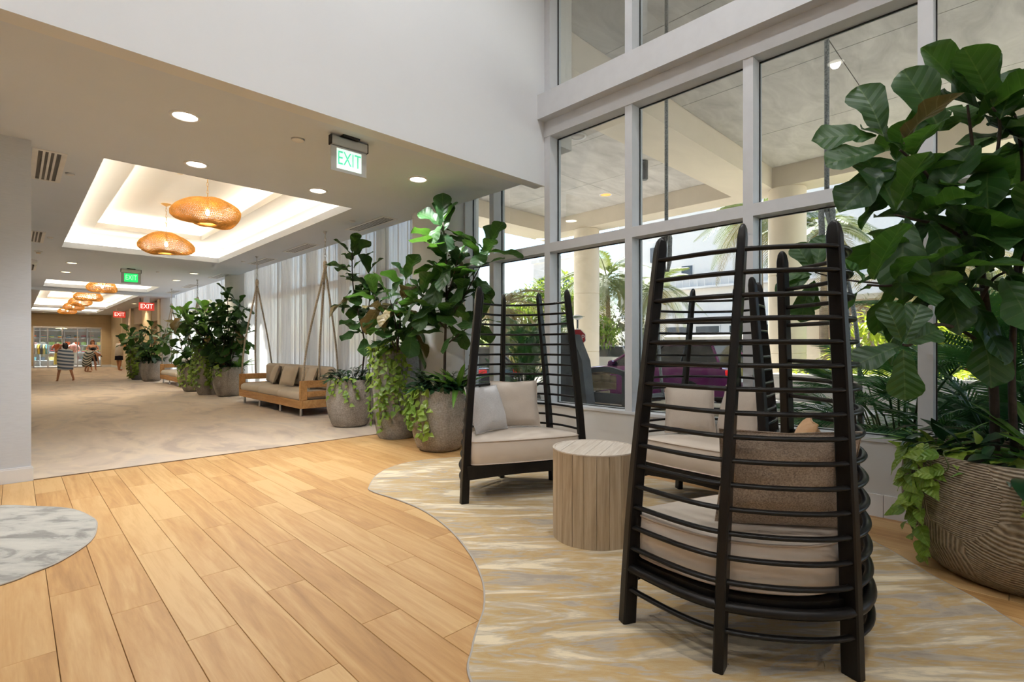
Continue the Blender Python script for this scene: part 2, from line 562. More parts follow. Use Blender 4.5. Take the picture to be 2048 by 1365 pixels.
def win_frame(name, y0, y1, zs, top):
    """one bay: y0..y1 between mullion far edges; zs = sill, transom bottom, transom top, head"""
    w = bpy.data.objects.new(name, None); COL.objects.link(w); struct(w)
    w.location = (XG, (y0 + y1) / 2, zs[0])
    ox, oy, oz = w.location
    def part(nm, a, b, mat):
        return MB().box((a[0] - ox, a[1] - oy, a[2] - oz), (b[0] - ox, b[1] - oy, b[2] - oz)).build(nm, mat, w)
    ya, yb = y0, y1 - MW
    part('mullion', (XW, yb, zs[0]), (XG + 0.06, y1, zs[-1]), M['frame'])
    if len(zs) == 4:
        part('transom', (XW, ya, zs[1]), (XG + 0.06, yb, zs[2]), M['frame'])
        rows = [(zs[0], zs[1]), (zs[2], zs[3])]
    else:
        rows = [(zs[0], zs[1])]
    for za, zb in rows:
        part('pane', (XG, ya + 0.008, za + 0.008), (XG + 0.008, yb - 0.008, zb - 0.008), M['glass'])
        g = 0.008
        mb = MB()
        for a, b in (((XG - 0.004, ya, za), (XG + 0.012, ya + g, zb)), ((XG - 0.004, yb - g, za), (XG + 0.012, yb, zb)),
                     ((XG - 0.004, ya + g, za), (XG + 0.012, yb - g, za + g)), ((XG - 0.004, ya + g, zb - g), (XG + 0.012, yb - g, zb))):
            mb.box((a[0] - ox, a[1] - oy, a[2] - oz), (b[0] - ox, b[1] - oy, b[2] - oz))
        mb.build('gasket', M['gasket'], w)
    return w
n = 1
for (a, b) in BAYS:
    win_frame('window_%d' % n, a, b, (0.60, 2.47, 2.58, 3.90), True); n += 1
for (a, b) in BAYS:
    win_frame('window_%d' % n, a, b, (HB1, LZ), True); n += 1
win_frame('window_%d' % n, YB, 5.30, (0.60, 2.47, 2.58, CZ + 0.5), True); n += 1
win_frame('window_%d' % n, 5.30, 5.92, (0.60, 2.47, 2.58, CZ + 0.5), True); n += 1
y = 6.85
while y < 25.3:
    win_frame('window_%d' % n, y, y + 1.55, (0.30, 2.55, 2.66, CZ + 0.5), True); n += 1
    y += 1.55
struct(MB().box((4.75, 25.4, -0.02), (4.95, 41.6, CZ + 0.6)).build('wall_corridor_right', M['beige']))

# ---- round interior columns
for i, (x, y) in enumerate(((4.78, 6.37), (4.78, 15.97), (4.85, 25.3))):
    c = struct(MB().lathe([(0.51, -0.02), (0.51, CZ + 0.5)], 48).build('wall_column_%d' % (i + 1), M['white'], None, 40, (x, y, 0)))

# ---- sheer curtains, one object for each panel
def curtain_mat():
    m, nt, b = new_mat('sheer_curtain')
    nt.nodes.remove(b)
    v = coords(nt, (1, 40, 0.4))
    f = noise_tex(nt, v, 2.0, 3)
    r = ramp(nt, f, [(0.35, (0.80, 0.80, 0.82)), (0.65, (0.90, 0.90, 0.91))])
    d = nt.nodes.new('ShaderNodeBsdfDiffuse'); t = nt.nodes.new('ShaderNodeBsdfTranslucent'); tr = nt.nodes.new('ShaderNodeBsdfTransparent')
    nt.links.new(r.outputs[0], d.inputs[0]); nt.links.new(r.outputs[0], t.inputs[0])
    a = nt.nodes.new('ShaderNodeMixShader'); a.inputs[0].default_value = 0.5
    nt.links.new(d.outputs[0], a.inputs[1]); nt.links.new(t.outputs[0], a.inputs[2])
    c = nt.nodes.new('ShaderNodeMixShader'); c.inputs[0].default_value = 0.10
    nt.links.new(a.outputs[0], c.inputs[1]); nt.links.new(tr.outputs[0], c.inputs[2])
    nt.links.new(c.outputs[0], nt.nodes['Material Output'].inputs['Surface'])
    return m
M['curtain'] = curtain_mat()
cr = random.Random(5)
def curtain(y0, y1, label):
    ph = cr.uniform(0, 6)
    nw = 8
    def fn(u, v):
        y = y0 + (y1 - y0) * u
        s = u * nw * 2 * PI + ph
        amp = 0.028 * (0.8 + 0.3 * math.sin(s * 0.37))
        return (0.012 * math.sin(s * 0.5 + v * 2) + amp * math.sin(s + 0.5 * math.sin(s * .31) + 0.15 * v), y - (y0 + y1) / 2, 0.02 + v * 3.5)
    t = thing('sheer_curtain', label, 'curtain', (4.60, (y0 + y1) / 2, 0), 0, 'sheer curtains along the corridor')
    MB().grid(fn, 88, 4).build('fabric', M['curtain'], t, True)
    MB().box((-0.01, -(y1 - y0) / 2, 3.52), (0.01, (y1 - y0) / 2, 3.545)).build('curtain_rail', M['frame'], t)
for i in range(8):
    curtain(6.72 + i * 1.1, 6.72 + (i + 1) * 1.1 - 0.01, 'white sheer curtain panel, number %s along the corridor from the round column' % ['one', 'two', 'three', 'four', 'five', 'six', 'seven', 'eight'][i])
for i in range(8):
    curtain(16.45 + i * 1.08, 16.45 + (i + 1) * 1.08 - 0.01, 'white sheer curtain panel beyond the second column, number %s from it' % ['one', 'two', 'three', 'four', 'five', 'six', 'seven', 'eight'][i])

# ---- far hall: pilasters and niches along the right side
for i, (y0, y1, k) in enumerate([(25.62, 26.1, 'p'), (26.1, 28.2, 'n'), (28.2, 30.4, 'w'), (30.4, 33.1, 'n'), (33.1, 33.5, 'p'), (33.5, 36.0, 'n'), (36.0, 36.4, 'p'), (36.4, 41.5, 'w')]):
    if k == 'p':
        slab('wall_pilaster_%d' % i, (4.36, y0, -0.02), (4.76, y1, CZ), M['beigelt'])
        slab('baseboard_pilaster_%d' % i, (4.335, y0 - 0.02, -0.01), (4.36, y1 + 0.02, 0.16), M['base'])
    elif k == 'n':
        slab('wall_niche_head_%d' % i, (4.50, y0, 2.45), (4.76, y1, CZ), M['taupe'])
    else:
        slab('wall_panel_%d' % i, (4.46, y0, -0.02), (4.76, y1, CZ), M['beige'])
        slab('baseboard_panel_%d' % i, (4.44, y0, -0.01), (4.46, y1, 0.14), M['base'])
# far end wall with the shop front opening
slab('wall_far_head', (-1.2, 41.5, 2.52), (4.5, 41.62, CZ + 0.2), M['beige'])
slab('wall_far_left', (-1.2, 41.5, -0.02), (0.80, 41.62, 2.52), M['beige'])
slab('wall_far_right', (3.98, 41.5, -0.02), (4.5, 41.62, 2.52), M['beige'])
slab('baseboard_far', (3.98, 41.48, -0.01), (4.46, 41.5, 0.14), M['base'])
slab('baseboard_far_left', (-1.2, 41.48, -0.01), (0.80, 41.5, 0.14), M['base'])

# ================================================================== CEILING FITTINGS
def downlight(x, y, z, label, r=0.095, power=22, warm=False, group='round downlights in the corridor ceiling', spot=R(125)):
    t = thing('downlight', label, 'light', (x, y, z), 0, group)
    MB().lathe([(r * 1.28, -0.001), (r * 1.25, -0.010), (r * 1.0, -0.012), (r * 0.98, -0.002)], 24, caps=False).build('trim_ring', M['whiteplastic'], t, True)
    MB().lathe([(r * 0.98, -0.004), (r * 0.5, -0.006), (0.001, -0.006)], 24).build('lens', M['lenswarm' if warm else 'lens'], t, True)
    lamp('downlight_lamp', 'SPOT', (0, 0, -0.03), power, (1.0, 0.84, 0.62) if warm else (0.96, 0.98, 1.0), 0.08, (0, 0, -1), t, spot, 0.6)
    return t
G0 = 'round downlights in the corridor ceiling'
downlight(1.059, 5.14, CZ, 'bright round downlight nearest the grey pier in the front pair', power=170)
downlight(3.449, 5.14, CZ, 'bright round downlight just right of the green exit sign', power=170)
downlight(1.427, 6.41, CZ, 'bright round downlight just before the big ceiling tray, left one', power=150)
downlight(2.782, 6.41, CZ, 'bright round downlight just before the big ceiling tray, right one', power=150)
downlight(0.986, 16.06, CZ, 'yellow downlight behind the big tray, nearer of the left two', power=140, warm=True)
downlight(0.980, 18.11, CZ, 'yellow downlight behind the big tray, farther of the left two', power=140, warm=True)
downlight(3.511, 16.04, CZ, 'yellow downlight behind the big tray, nearer of the right two', power=140, warm=True)
downlight(3.504, 18.10, CZ, 'yellow downlight behind the big tray, farther of the right two', power=140, warm=True)
downlight(1.2, 40.3, CZ, 'small warm downlight near the shop front, left one', power=120, warm=True)
downlight(3.2, 40.3, CZ, 'small warm downlight near the shop front, right one', power=120, warm=True)
downlight(4.0, 29.3, CZ, 'small warm downlight by the beige hall wall under the red exit sign', power=120, warm=True)
downlight(4.0, 34.4, CZ, 'small warm downlight over the pale pilaster in the far hall', power=120, warm=True)
# unseen lobby ceiling downlights, added high above the seating to brighten the lobby
for i, (x, y) in enumerate([(-3.6, 2.6), (-1.2, 2.6), (1.4, 2.6), (3.4, 2.4), (-3.6, -0.6), (-1.2, -0.6), (1.4, -0.6), (3.4, -0.6), (-2.4, -3.4), (1.6, -3.4)]):
    downlight(x, y, LZ, 'added unseen downlight in the high lobby ceiling, ' + ['second row first', 'second row second', 'second row third', 'second row fourth', 'first row first', 'first row second', 'first row third', 'first row fourth', 'rear row left', 'rear row right'][i], 0.14, 140, group='added unseen downlights in the high lobby ceiling', spot=R(150))

def slot_vent(x0, x1, y0, y1, nslots, label, group, wide=0.02):
    cx, cy = (x0 + x1) / 2, (y0 + y1) / 2
    t = thing('slot_vent', label, 'vent', (cx, cy, CZ), 0, group)
    a, b = (x1 - x0) / 2, (y1 - y0) / 2
    m = 0.045
    mb = MB()
    mb.box((-a - m, -b - m, -0.008), (a + m, -b, 0.0)); mb.box((-a - m, b, -0.008), (a + m, b + m, 0.0))
    mb.box((-a - m, -b, -0.008), (-a, b, 0.0)); mb.box((a, -b, -0.008), (a + m, b, 0.0))
    mb.build('frame', M['whiteplastic'], t)
    MB().box((-a, -b, -0.004), (a, b, -0.001)).build('backing', M['black'], t)
    p = 2 * a / nslots
    for i in range(1, nslots):
        x = -a + i * p
        MB().box((x - p * 0.22, -b, -0.008), (x + p * 0.22, b, -0.004)).build('slat', M['whiteplastic'], t)
slot_vent(0.175, 0.352, 7.06, 8.26, 4, 'white ceiling vent with four black slots nearest the pier', 'ceiling vents on the left')
slot_vent(0.175, 0.352, 12.1, 13.3, 4, 'white ceiling vent with black slots, second behind the pier', 'ceiling vents on the left')
slot_vent(0.175, 0.352, 17.1, 18.3, 4, 'white ceiling vent with black slots, farthest behind the pier', 'ceiling vents on the left')
for i, (y0, y1) in enumerate([(7.02, 8.17), (9.86, 11.0), (12.1, 13.25), (15.6, 16.8), (19.0, 20.1), (21.5, 22.6)]):
    slot_vent(4.08, 4.26, y0, y1, 5, 'linear slot vent along the curtain, %s from the front' % ['first', 'second', 'third', 'fourth', 'fifth', 'sixth'][i], 'slot vents along the curtain')

def disc_fit(x, y, z, label, name='sprinkler_cover', r=0.04):
    t = thing(name, label, 'sprinkler' if name == 'sprinkler_cover' else 'smoke detector', (x, y, z))
    MB().lathe([(r, -0.001), (r, -0.012), (r * 0.8, -0.018), (0.001, -0.02)], 20).build('cover', M['whiteplastic'], t, 40)
    if name != 'sprinkler_cover':
        MB().lathe([(r * .55, -0.018), (r * .5, -0.05), (0.001, -0.052)], 16).build('sensor', M['beigelt'], t, 40)
    else:
        MB().lathe([(r * 1.15, -0.0005), (r * 1.1, -0.005)], 20).build('rim', M['steel'], t, 40)
disc_fit(1.959, 4.967, CZ, 'small white ceiling disc between downlight and exit sign', r=0.055)
disc_fit(0.46, 7.8, CZ, 'small flat disc beside the nearest left vent')
disc_fit(0.47, 12.6, CZ, 'small flat disc beside the second left vent')
disc_fit(2.75, 16.4, CZ, 'small flat disc right of the far green exit sign')
disc_fit(3.86, 7.6, CZ, 'small flat disc left of the first linear vent')
disc_fit(3.85, 13.0, CZ, 'small flat disc beside the corner of the big tray')
disc_fit(1.85, 9.3, CZ + 0.74, 'round smoke detector inside the big ceiling tray', 'smoke_detector', 0.075)
disc_fit(0.36, 14.6, CZ, 'dark topped ceiling sensor before the yellow downlights', 'smoke_detector', 0.07)

# security camera behind the pier
t = thing('security_camera', 'white dome security camera peeking out behind the pier', 'camera', (0.27, 15.6, CZ - 0.12))
MB().box((-0.10, -0.02, -0.03), (0.0, 0.02, 0.09)).build('bracket', M['whiteplastic'], t)
MB().lathe([(0.07, 0.05), (0.075, 0.0), (0.055, -0.05), (0.001, -0.07)], 20, (0.03, 0, 0)).build('dome', M['whiteplastic'], t, True)
MB().lathe([(0.02, -0.055), (0.015, -0.072), (0.001, -0.073)], 12, (0.03, -0.02, 0)).build('lens', M['black'], t, True)

# ---- lettering helper
def text_mesh(body, size, depth=0.002, align='CENTER'):
    cu = bpy.data.curves.new('lettering', 'FONT')
    cu.body = body
    cu.size = size
    cu.extrude = depth
    cu.align_x = align
    cu.align_y = 'CENTER'
    o = bpy.data.objects.new('tmp_text', cu)
    COL.objects.link(o)
    bpy.context.view_layer.update()
    dg = bpy.context.evaluated_depsgraph_get()
    me = bpy.data.meshes.new_from_object(o.evaluated_get(dg))
    bpy.data.objects.remove(o)
    return me
def lettering(body, size, mat, parent, loc, rot, depth=0.002, sx=1.0):
    me = text_mesh(body, size, depth)
    me.materials.clear()
    me.materials.append(mat)
    o = obj('lettering', me, parent, loc, rot)
    o.scale = (sx, 1, 1)
    return o
M['acrylic'] = plain('clear_acrylic', (0.62, 0.64, 0.63), 0.15)
M['exitfield'] = emit('exit_white_field', (0.80, 0.98, 0.90), 0.75)
M['exitfield2'] = emit('exit_green_field', (0.02, 0.75, 0.16), 1.0)
M['exitgreen'] = emit('exit_green_letter', (0.10, 0.72, 0.40), 0.75)
M['exitdim'] = emit('exit_pale_letter', (0.45, 1.0, 0.55), 1.0)
M['exitred'] = emit('exit_red_letter', (1.0, 0.10, 0.05), 1.6)
M['redhouse'] = emit('exit_red_face', (0.62, 0.05, 0.03), 0.55)
M['exitwhite'] = emit('exit_pink_letter', (1.0, 0.75, 0.65), 1.3)
def exit_sign(x, y, label, field, letter, w=0.37, h=0.24):
    t = thing('exit_sign', label, 'exit sign', (x, y, CZ), 0)
    MB().box((-0.085, -0.06, -0.018), (0.085, 0.06, 0.0)).build('canopy_plate', M['black'], t)
    MB().cbox((-w / 2, -0.028, -0.105), (w / 2, 0.028, -0.018), 0.006).build('housing', M['steel'], t)
    for s in (-1, 1):
        MB().cbox((s * w / 2 - 0.006, -0.030, -0.107), (s * w / 2 + 0.006, 0.030, -0.014), 0.003).build('end_cap', M['black'], t)
    MB().cbox((-w * 0.49, -0.006, -0.105 - h), (w * 0.49, 0.006, -0.105), 0.003).build('acrylic_panel', M['acrylic'], t)
    MB().box((-w * 0.34, -0.0085, -0.115 - h * 0.83), (w * 0.34, -0.0062, -0.125)).build('lit_field', field, t)
    lettering('EXIT', 0.185, letter, t, (0.0, -0.0105, -0.118 - h * 0.42), (PI / 2, 0, 0), 0.001, 0.64)
    return t
exit_sign(2.30, 4.60, 'glowing green and white exit sign hanging by the bulkhead', M['exitfield'], M['exitgreen'])
exit_sign(2.15, 16.24, 'bright green exit sign farther down the corridor', M['exitfield2'], M['exitdim'], 0.42, 0.27)
def red_exit(x, y, z, rz, label):
    t = thing('red_exit_sign', label, 'exit sign', (x, y, z), rz)
    MB().cbox((-0.26, -0.03, -0.16), (0.26, 0.03, 0.16), 0.01).build('housing', M['redhouse'], t)
    MB().box((-0.10, -0.02, 0.16), (0.10, 0.02, CZ - z)).build('bracket', M['whiteplastic'], t)
    lettering('EXIT', 0.26, M['exitwhite'], t, (0, -0.034, 0.0), (PI / 2, 0, 0), 0.002, 0.8)
red_exit(3.86, 25.3, 2.93, 0, 'red lit exit sign nearer of the two in the far hall')
red_exit(3.95, 33.6, 2.98, 0, 'red lit exit sign farther of the two in the far hall')

# ---- woven pendant lamps
M['wicker'] = plain('golden_wicker', (0.74, 0.40, 0.09), 0.6, var=0.25, scale=9)
M['brass'] = plain('aged_brass', (0.62, 0.42, 0.18), 0.35, 0.8)
def pendant(x, y, zc, ztop, label, seed, nu=84, nv=22, power=26):
    rr = random.Random(seed)
    p1, p2, p3 = rr.uniform(0, 6), rr.uniform(0, 6), rr.uniform(0, 6)
    t = thing('woven_pendant', label, 'pendant lamp', (x, y, zc), 0, 'woven pendant lamps')
    prof = [(0.055, 0.215), (0.14, 0.21), (0.24, 0.18), (0.33, 0.13), (0.40, 0.07), (0.435, 0.0), (0.43, -0.06), (0.385, -0.115), (0.31, -0.15), (0.22, -0.165), (0.15, -0.175), (0.13, -0.17), (0.135, -0.14)]
    ks = len(prof) - 1
    def fn(u, v):
        a = u * 2 * PI
        q = v * ks
        i = min(int(q), ks - 1)
        f = q - i
        r = prof[i][0] * (1 - f) + prof[i + 1][0] * f
        z = prof[i][1] * (1 - f) + prof[i + 1][1] * f
        wob = math.sin(PI * min(1, v * 1.1))
        r *= 1 + wob * (0.07 * math.sin(2 * a + p1) + 0.05 * math.sin(3 * a + p2 + v * 3))
        z += wob * (0.035 * math.sin(2 * a + p2) + 0.022 * math.sin(5 * a + p3)) * (0.5 + r)
        return (r * math.cos(a), r * math.sin(a), z)
    vs = [fn((i + 0.5 * (j % 2)) / nu, j / nv) for j in range(nv + 1) for i in range(nu)]
    fs = []
    for j in range(nv):
        for i in range(nu):
            a, b = j * nu + i, j * nu + (i + 1) % nu
            c, d = (j + 1) * nu + i, (j + 1) * nu + (i + 1) % nu
            fs += ([(a, b, c), (b, d, c)] if j % 2 == 0 else [(a, b, d), (a, d, c)])
    mb = MB(); mb.add(vs, fs)
    sh = mb.build('woven_shade', M['wicker'], t)
    w = sh.modifiers.new('wire', 'WIREFRAME')
    w.thickness = 0.0105 if nu > 50 else 0.019
    w.use_even_offset = False
    MB().tube([(0.135 * math.cos(a), 0.135 * math.sin(a), -0.172) for a in [2 * PI * k / 24 for k in range(25)]], 0.008, 6).build('bottom_ring', M['wicker'], t, True)
    MB().lathe([(0.10, -0.12), (0.10, -0.165)], 20, caps=False).build('inner_ring', M['wicker'], t, True)
    MB().lathe([(0.001, 0.055), (0.02, 0.045), (0.032, 0.0), (0.022, -0.035), (0.001, -0.045)], 14).build('bulb', M['bulb'], t, True)
    MB().tube([(0, 0, 0.05), (0, 0, 0.23)], 0.016, 10).build('socket', M['brass'], t, True)
    L = ztop - zc
    mb = MB()
    nl = max(3, int((L - 0.25) / 0.055))
    for k in range(nl):
        z = 0.23 + (k + 0.5) * (L - 0.26) / nl
        ax = k % 2
        pts = []
        for q in range(9):
            a = 2 * PI * q / 8
            s, cz = 0.013 * math.cos(a), 0.034 * math.sin(a)
            pts.append((s, 0, z + cz) if ax else (0, s, z + cz))
        mb.tube(pts, 0.004, 5)
    mb.build('chain', M['brass'], t, True)
    MB().lathe([(0.085, L - 0.001), (0.085, L - 0.015), (0.04, L - 0.035), (0.012, L - 0.05)], 20).build('ceiling_canopy', M['brass'], t, 40)
    lamp('pendant_lamp', 'POINT', (0, 0, 0), power, (1.0, 0.70, 0.36), 0.05, None, t)
pendant(2.09, 8.73, 3.32, CZ + 0.74, 'woven golden pendant lamp, nearest and largest in the big tray', 3)
pendant(2.09, 11.66, 3.26, CZ + 0.74, 'woven golden pendant lamp, second in the big tray', 8)
for i, (y, lab) in enumerate([(21.9, 'woven pendant lamp alone in the short ceiling tray'), (26.3, 'woven pendant lamp, nearest of four in the far hall'), (30.1, 'woven pendant lamp, second of four in the far hall'), (33.7, 'woven pendant lamp, third of four in the far hall'), (37.7, 'woven pendant lamp, farthest of all near the shop')]):
    pendant(2.12, y, 3.30, CZ + 0.74, lab, 20 + i, 44, 12, 30)
# ================================================================== FURNITURE
M['ebony'] = plain('black_stained_wood', (0.006, 0.0048, 0.0042), 0.36, var=0.35, scale=5, stretch=(12, 12, 1.2), bmp=0.05, bscale=30, coat=0.0, spec=0.32)
M['seat'] = plain('cream_leather_seat', (0.62, 0.53, 0.44), 0.42, var=0.03, scale=3, bmp=0.08, bscale=7)
M['piping'] = plain('cream_piping', (0.52, 0.43, 0.35), 0.5)
def weave(name, c0, c1, sc=260, rough=0.9, st=(1, 1, 1)):
    m, nt, b = new_mat(name)
    v = coords(nt, st)
    f = noise_tex(nt, v, sc, 2, 0.6)
    g = noise_tex(nt, v, 5, 3, 0.5)
    a = nt.nodes.new('ShaderNodeMath'); a.operation = 'MULTIPLY_ADD'; a.inputs[1].default_value = 0.3
    nt.links.new(g, a.inputs[0]); nt.links.new(f, a.inputs[2])
    r = ramp(nt, a.outputs[0], [(0.45, c0), (0.85, c1)])
    nt.links.new(r.outputs[0], b.inputs['Base Color'])
    b.inputs['Roughness'].default_value = rough
    b.inputs['Sheen Weight'].default_value = 0.2
    bump(nt, b, f, 0.35, 0.004)
    return m
M['pil_grey'] = weave('pale_grey_linen', (0.46, 0.44, 0.43), (0.68, 0.66, 0.65))
M['pil_beige'] = weave('beige_linen', (0.46, 0.39, 0.32), (0.60, 0.52, 0.44), 400)
M['pil_taupe'] = weave('taupe_woven_fabric', (0.20, 0.15, 0.115), (0.48, 0.38, 0.29), 150, st=(1, 1, 2.2))
M['pil_orange'] = weave('amber_linen', (0.55, 0.30, 0.13), (0.68, 0.42, 0.22), 300)
M['canvas'] = weave('cream_canvas', (0.60, 0.51, 0.40), (0.72, 0.63, 0.51), 300)
M['canvas2'] = weave('sand_canvas', (0.54, 0.45, 0.35), (0.66, 0.57, 0.46), 300)
M['rope'] = weave('braided_rope', (0.26, 0.22, 0.17), (0.62, 0.55, 0.44), 60, st=(1, 1, 1.0))
M['rope_grey'] = weave('grey_weathered_rope', (0.16, 0.17, 0.18), (0.46, 0.46, 0.46), 60)

def pillow_mesh(name, w, h, t, mat, seed=0, n=14):
    rr = random.Random(seed)
    off = Vector((rr.uniform(0, 50), rr.uniform(0, 50), 0))
    mb = MB()
    def side(sg):
        def fn(u, v):
            x, y = 2 * u - 1, 2 * v - 1
            e = max(0.0, (1 - abs(x) ** 2.6) * (1 - abs(y) ** 2.6)) ** 0.55
            pinch = 1 - 0.07 * (1 - abs(x) ** 2) * abs(y) ** 3
            pinch2 = 1 - 0.07 * (1 - abs(y) ** 2) * abs(x) ** 3
            wr = noise.noise(Vector((x * 2.2, y * 2.2, 3.0 * sg)) + off) * 0.16 + noise.noise(Vector((x * 5, y * 5, 3.0 * sg)) + off) * 0.07
            return (x * w / 2 * pinch2, y * h / 2 * pinch, sg * t / 2 * e * (1 + wr))
        return fn
    mb.grid(side(1), n, n)
    k = len(mb.f)
    mb.grid(side(-1), n, n)
    mb.f[k:] = [tuple(reversed(q)) for q in mb.f[k:]]
    return mb.mesh(name, mat, True)
def pillow(label, w, h, t, mat, loc, rot, seed, group=None):
    """stands upright: local x across, y up, z thickness"""
    o = thing('throw_pillow', label, 'pillow', loc, 0, group)
    o.rotation_euler = rot
    obj('cover', pillow_mesh('cover', w, h, t, mat, seed), o)
    pts = []
    for (x, y) in [(-1, -1), (0, -.93), (1, -1), (.93, 0), (1, 1), (0, .93), (-1, 1), (-.93, 0), (-1, -1)]:
        pts.append((x * w / 2 * .995, y * h / 2 * .995, 0))
    MB().tube(pts, 0.004, 5).build('seam', mat, o, True)
    return o
def aim(face, up=(0, 0, 1)):
    """rotation: local z along face, local y as near up as can be"""
    z = Vector(face).normalized()
    x = Vector(up).cross(z).normalized()
    y = z.cross(x)
    return Matrix((x, y, z)).transposed().to_euler()

# ---- slatted cocoon chair
CB = [(-0.568, 0.705), (-0.450, 0.254), (0.0, 0.0), (0.450, 0.254), (0.568, 0.705)]
CT = [(-0.420, 0.640), (-0.295, 0.275), (0.0, 0.076), (0.295, 0.275), (0.420, 0.640)]
CH = 1.80
def cpos(i, z):
    f = z / CH
    g = f - 0.10 * math.sin(PI * min(1, f)) - 0.02 * math.sin(2 * PI * f)
    x = CB[i][0] + (CT[i][0] - CB[i][0]) * g
    y = CB[i][1] + (CT[i][1] - CB[i][1]) * g
    return Vector((x, y, z))
def chair_curve(z, n=10):
    p = [cpos(i, z) for i in range(5)]
    c = Vector((0, 0.5, z))
    return catmull([p[0], p[1], p[2], p[3], p[4]], n, False)
def chair(label, loc, ax, group='slatted cocoon chairs'):
    """ax = direction in which the open side faces"""
    rz = math.atan2(ax[1], ax[0]) - PI / 2
    t = thing('cocoon_chair', label, 'chair', (loc[0], loc[1], 0.0105), rz, group)
    if chair.meshes is None:
        ms = chair.meshes = []
        nrm = [Vector((-1, 0.12, 0)), Vector((-0.86, -0.5, 0)), Vector((0, -1, 0)), Vector((0.86, -0.5, 0)), Vector((1, 0.12, 0))]
        for i in range(5):
            nn = nrm[i].normalized()
            tt = Vector((-nn.y, nn.x, 0))
            hw, hd = (0.027, 0.034) if i in (0, 4) else (0.021, 0.038)
            rings = []
            zs = [0, 0.2, 0.45, 0.7, 0.95, 1.2, 1.45, 1.65, 1.74, 1.78, 1.795, 1.80]
            for z in zs:
                p = cpos(i, z) - nn * 0.012
                tp = 1.0 - 0.22 * z / CH
                k = 1.0 if z <= 1.74 else math.sqrt(max(0.02, 1 - ((z - 1.74) / 0.062) ** 2))
                a, b = hw * tp * k, hd * tp * k
                c = 0.006 * k
                q = [(-a + c, -b), (a - c, -b), (a, -b + c), (a, b - c), (a - c, b), (-a + c, b), (-a, b - c), (-a, -b + c)]
                rings.append([tuple(p + tt * x + nn * y) for x, y in q])
            ms.append(('post', MB().rings(rings).mesh('post', M['ebony'], 40)))
        for k in range(17):
            z = 0.16 + k * 0.0957
            pts = chair_curve(z)
            if k == 1:
                ms.append(('seat_rail', MB().tube(pts, 1.0, 8, flat=(0.024, 0.022)).mesh('seat_rail', M['ebony'], True)))
            else:
                ms.append(('rung', MB().tube(pts, 1.0, 8, flat=(0.0165, 0.0105)).mesh('rung', M['ebony'], True)))
        # apron across the front, arched below
        A, B = cpos(0, 0.25), cpos(4, 0.25)
        rings = []
        for j in range(13):
            u = j / 12
            x = A.x + (B.x - A.x) * u
            y = A.y + 0.0 + 0.05 * math.sin(PI * u)
            zl = 0.185 + 0.035 * math.sin(PI * u)
            rings.append([(x, y - 0.02, zl), (x, y + 0.02, zl), (x, y + 0.02, 0.305), (x, y - 0.02, 0.305)])
        ms.append(('apron', MB().rings(rings).mesh('apron', M['ebony'], 30)))
        # seat deck
        inner = [(p.x * 0.95, 0.35 + (p.y - 0.35) * 0.93) for p in chair_curve(0.27, 5)]
        front = [(0.28, 0.735), (0, 0.745), (-0.28, 0.735)]
        out = inner + front
        ms.append(('seat_deck', MB().prism(out, 0.255, 0.295).mesh('seat_deck', M['ebony'])))
        def offset(poly, d):
            cx, cy = 0.0, 0.40
            return [(cx + (x - cx) * (1 - d / max(0.15, math.hypot(x - cx, y - cy))), cy + (y - cy) * (1 - d / max(0.15, math.hypot(x - cx, y - cy)))) for x, y in poly]
        base = [(p.x, p.y) for p in catmull([(x, y, 0) for x, y in [(-0.50, 0.70), (-0.47, 0.45), (-0.37, 0.25), (-0.18, 0.11), (0, 0.075), (0.18, 0.11), (0.37, 0.25), (0.47, 0.45), (0.50, 0.70), (0.30, 0.745), (0, 0.755), (-0.30, 0.745)]], 4)]
        rings = []
        for z, d in ((0.296, 0.03), (0.300, 0.012), (0.315, 0.002), (0.40, -0.006), (0.49, 0.002), (0.507, 0.012), (0.515, 0.03)):
            rings.append([(x, y, z) for x, y in offset(base, d)])
        for d, dz in ((0.16, 0.012), (0.32, 0.018)):
            rings.append([(x, y, 0.515 + dz) for x, y in offset(base, d)])
        ms.append(('seat_cushion', MB().rings(rings).mesh('seat_cushion', M['seat'], True)))
        for z in (0.312, 0.500):
            pl = [(x, y, z) for x, y in offset(base, 0.000)]
            ms.append(('piping', MB().tube(pl + [pl[0]], 0.0055, 6).mesh('piping', M['piping'], True)))
    cush = None
    for nm, me in chair.meshes:
        o = obj(nm, me, cush if nm == 'piping' else t)
        if nm == 'seat_cushion':
            cush = o
    return t
chair.meshes = None
def place(loc, ax, lx, ly):
    a = Vector((ax[0], ax[1], 0)).normalized()
    l = Vector((a.y, -a.x, 0))
    return Vector((loc[0], loc[1], 0)) + l * lx + a * ly
NL, NA = (2.343, 0.486), (0.342, 0.940)
LL, LA = (3.444, 3.690), (-0.41, -0.91)
TL, TA = (4.545, 1.80), (-0.996, 0.09)
chair('tall black slatted chair nearest the camera, seen from behind, with a taupe back cushion', NL, NA)
chair('tall black slatted chair left of the drum table, open towards the camera', LL, LA)
chair('tall black slatted chair against the window, seen through the nearest chair', TL, TA)
def seat_pillow(label, ch, lx, ly, z, w, h, t, mat, face, lean, seed):
    loc, ax = ch
    p = place(loc, ax, lx, ly)
    a = Vector((ax[0], ax[1], 0)).normalized()
    l = Vector((a.y, -a.x, 0))
    fd = (a * math.cos(face) + l * math.sin(face))
    f = fd * math.cos(lean) + Vector((0, 0, math.sin(lean)))
    e = aim(f)
    return pillow(label, w, h, t, mat, (p.x, p.y, z), e, seed)
seat_pillow('pale grey textured pillow in the chair left of the table', (LL, LA), 0.27, 0.40, 0.745, 0.42, 0.42, 0.17, M['pil_grey'], R(-30), R(20), 1)
